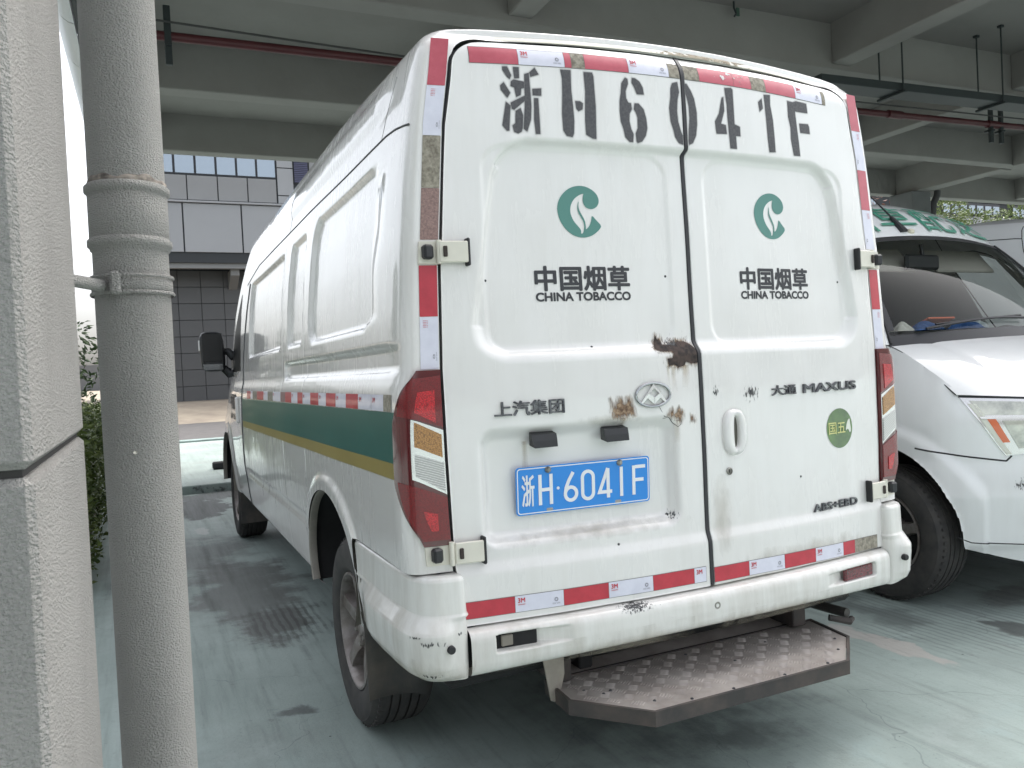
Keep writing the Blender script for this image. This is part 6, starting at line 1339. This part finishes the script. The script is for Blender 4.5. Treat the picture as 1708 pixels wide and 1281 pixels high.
# roof lettering, aerial
def roofmap(X, Yv):
    X = np.asarray(X, float); Yv = np.asarray(Yv, float); f = np.interp(np.abs(X), FD[::-1], FL[::-1]); p = upper(f, Yv, .0, 1); p[:, 0] = VX+X; p[:, 2] += .009; p[:, 1] -= .005; return p
for ch_, x0 in (('烟', -.70), ('草', -.35), ('配', .0), ('送', .35)):
    v, f = text_mesh(ch_, .03); me_v = np.stack([x0+.02+.30*v[:, 0], 1.40+.34*v[:, 1]], 1); text_decal('roof_character', ch_, x0+.02, x0+.32, 1.325, 1.54, roofmap, mat('roof_green', (.05, .25, .17), .45), v2, .006, (0, -.6, .8))
an = MB().tube([(VX-.20, 1.43, 2.07), (VX-.205, 1.455, 2.11), (VX-.22, 1.50, 2.18)], [.030, .022, .010], 10).obj('aerial', BLACK, v2)
MB().tube([(VX-.22, 1.50, 2.18), (VX-.26, 1.66, 2.38)], [.006, .0035], 6).obj('aerial_rod', BLACK, an); MB().box((VX-.14, 1.425, 2.075), (.05, .03, .035), .01).obj('aerial_base', mat('yellowed_sealant', (.62, .58, .46), .6), an)

# things lying on its dashboard
def cloth(name, cx, cy, w_, d_, h, m, lb, cat, seed):
    r = np.random.default_rng(seed); n = 22; X, Y = np.meshgrid(np.linspace(-1, 1, n), np.linspace(-1, 1, n)); Z = h*(np.clip(1-np.hypot(X, Y)**2.4, 0, 1))*(.7+.3*np.sin(X*5+seed)*np.cos(Y*4+X*3))
    edge = 1+.12*np.sin(np.arctan2(Y, X)*5+seed); o = mesh_obj(name, np.stack([(cx+X*w_/2*edge).ravel(), (cy+Y*d_/2*edge).ravel(), (1.445+Z).ravel()], 1), grid_faces(n, n), m); return tag(o, lb, cat)
cloth('work_glove', 2.36, 1.02, .26, .16, .055, mat('blue_cloth', (.03, .11, .32), .8, var=.3, vscale=30), 'blue work glove on the dashboard nearest the door', 'glove', 2)
cloth('work_glove', 2.62, .98, .24, .15, .050, MATS['blue_cloth'], 'blue work glove with white cuff lying mid dashboard', 'glove', 5)
cloth('glove_cuff', 2.75, .985, .08, .11, .06, mat('pale_cloth', (.55, .60, .60), .8), 'pale knitted cuff beside the blue glove', 'cuff', 3)
cloth('paper_tissue', 2.21, 1.05, .14, .11, .055, mat('white_tissue', (.66, .64, .58), .9), 'crumpled white tissue at the left end of the dashboard', 'tissue', 8)
tag(MB().box((2.52, 1.10, 1.49), (.22, .13, .012), .003, [[1, 0, 0], [0, .92, .38], [0, -.38, .92]]).obj('orange_card', mat('orange_card', (.75, .17, .07), .6), smooth=False), 'orange card propped behind the blue gloves on the dashboard', 'card')

# ------------------------------------------------------------------ third van beside it
v3 = copy_tree(v2, None, skip=('roof_character', 'aerial', 'paint_scuff', 'tread_blocks'))
v3.location = (VX+2.60, 2.9-.02, 0); v3['label'] = 'plain white van at the right edge, mostly hidden behind the second van'

# ------------------------------------------------------------------ parked car far left
cx0, cy0, cz0 = -9.2, 52., .93
car = empty('parked_car', (cx0, cy0, cz0), 'white parked car glimpsed between the column and the drain pipe', 'car')
def cp(y, z): return lambda u, v_, h: (cx0+u, cy0+h, cz0+v_)
body = [(-2.2, .25), (-2.25, .55), (-2.15, .82), (-1.3, .93), (1.35, .98), (2.05, .88), (2.2, .55), (2.15, .25)]; cab = [(-1.35, .93), (-.70, 1.42), (.70, 1.46), (1.45, .97)]
MB().prism(body, -.85, .85, cp(0, 0)).obj('body', mat('car_white', (.72, .74, .76), .3, coat=.6), car, smooth=False); MB().prism(cab, -.72, .72, cp(0, 0)).obj('cabin', MATS['car_white'], car, smooth=False)
MB().prism([(-1.15, .96), (-.66, 1.36), (.64, 1.39), (1.22, .99)], -.727, -.721, cp(0, 0)).obj('side_window', GLASSD, car, smooth=False)
for dx in (-1.4, 1.35):
    for dy in (-.80, .80): MB().lathe([(.0001, -.1), (.2, -.1), (.31, -.08), (.31, .08), (.2, .1), (.0001, .1)], 20, (cx0+dx, cy0+dy, cz0+.31), 'y').obj('wheel', TYRE, car)
tag(MB().box((-8, 70, 2.2), (30, .2, 2.2)).obj('far_wall', mat('far_wall_grey', (.16, .17, .18), .8), smooth=False), 'grey boundary wall far behind the parked car', 'wall')
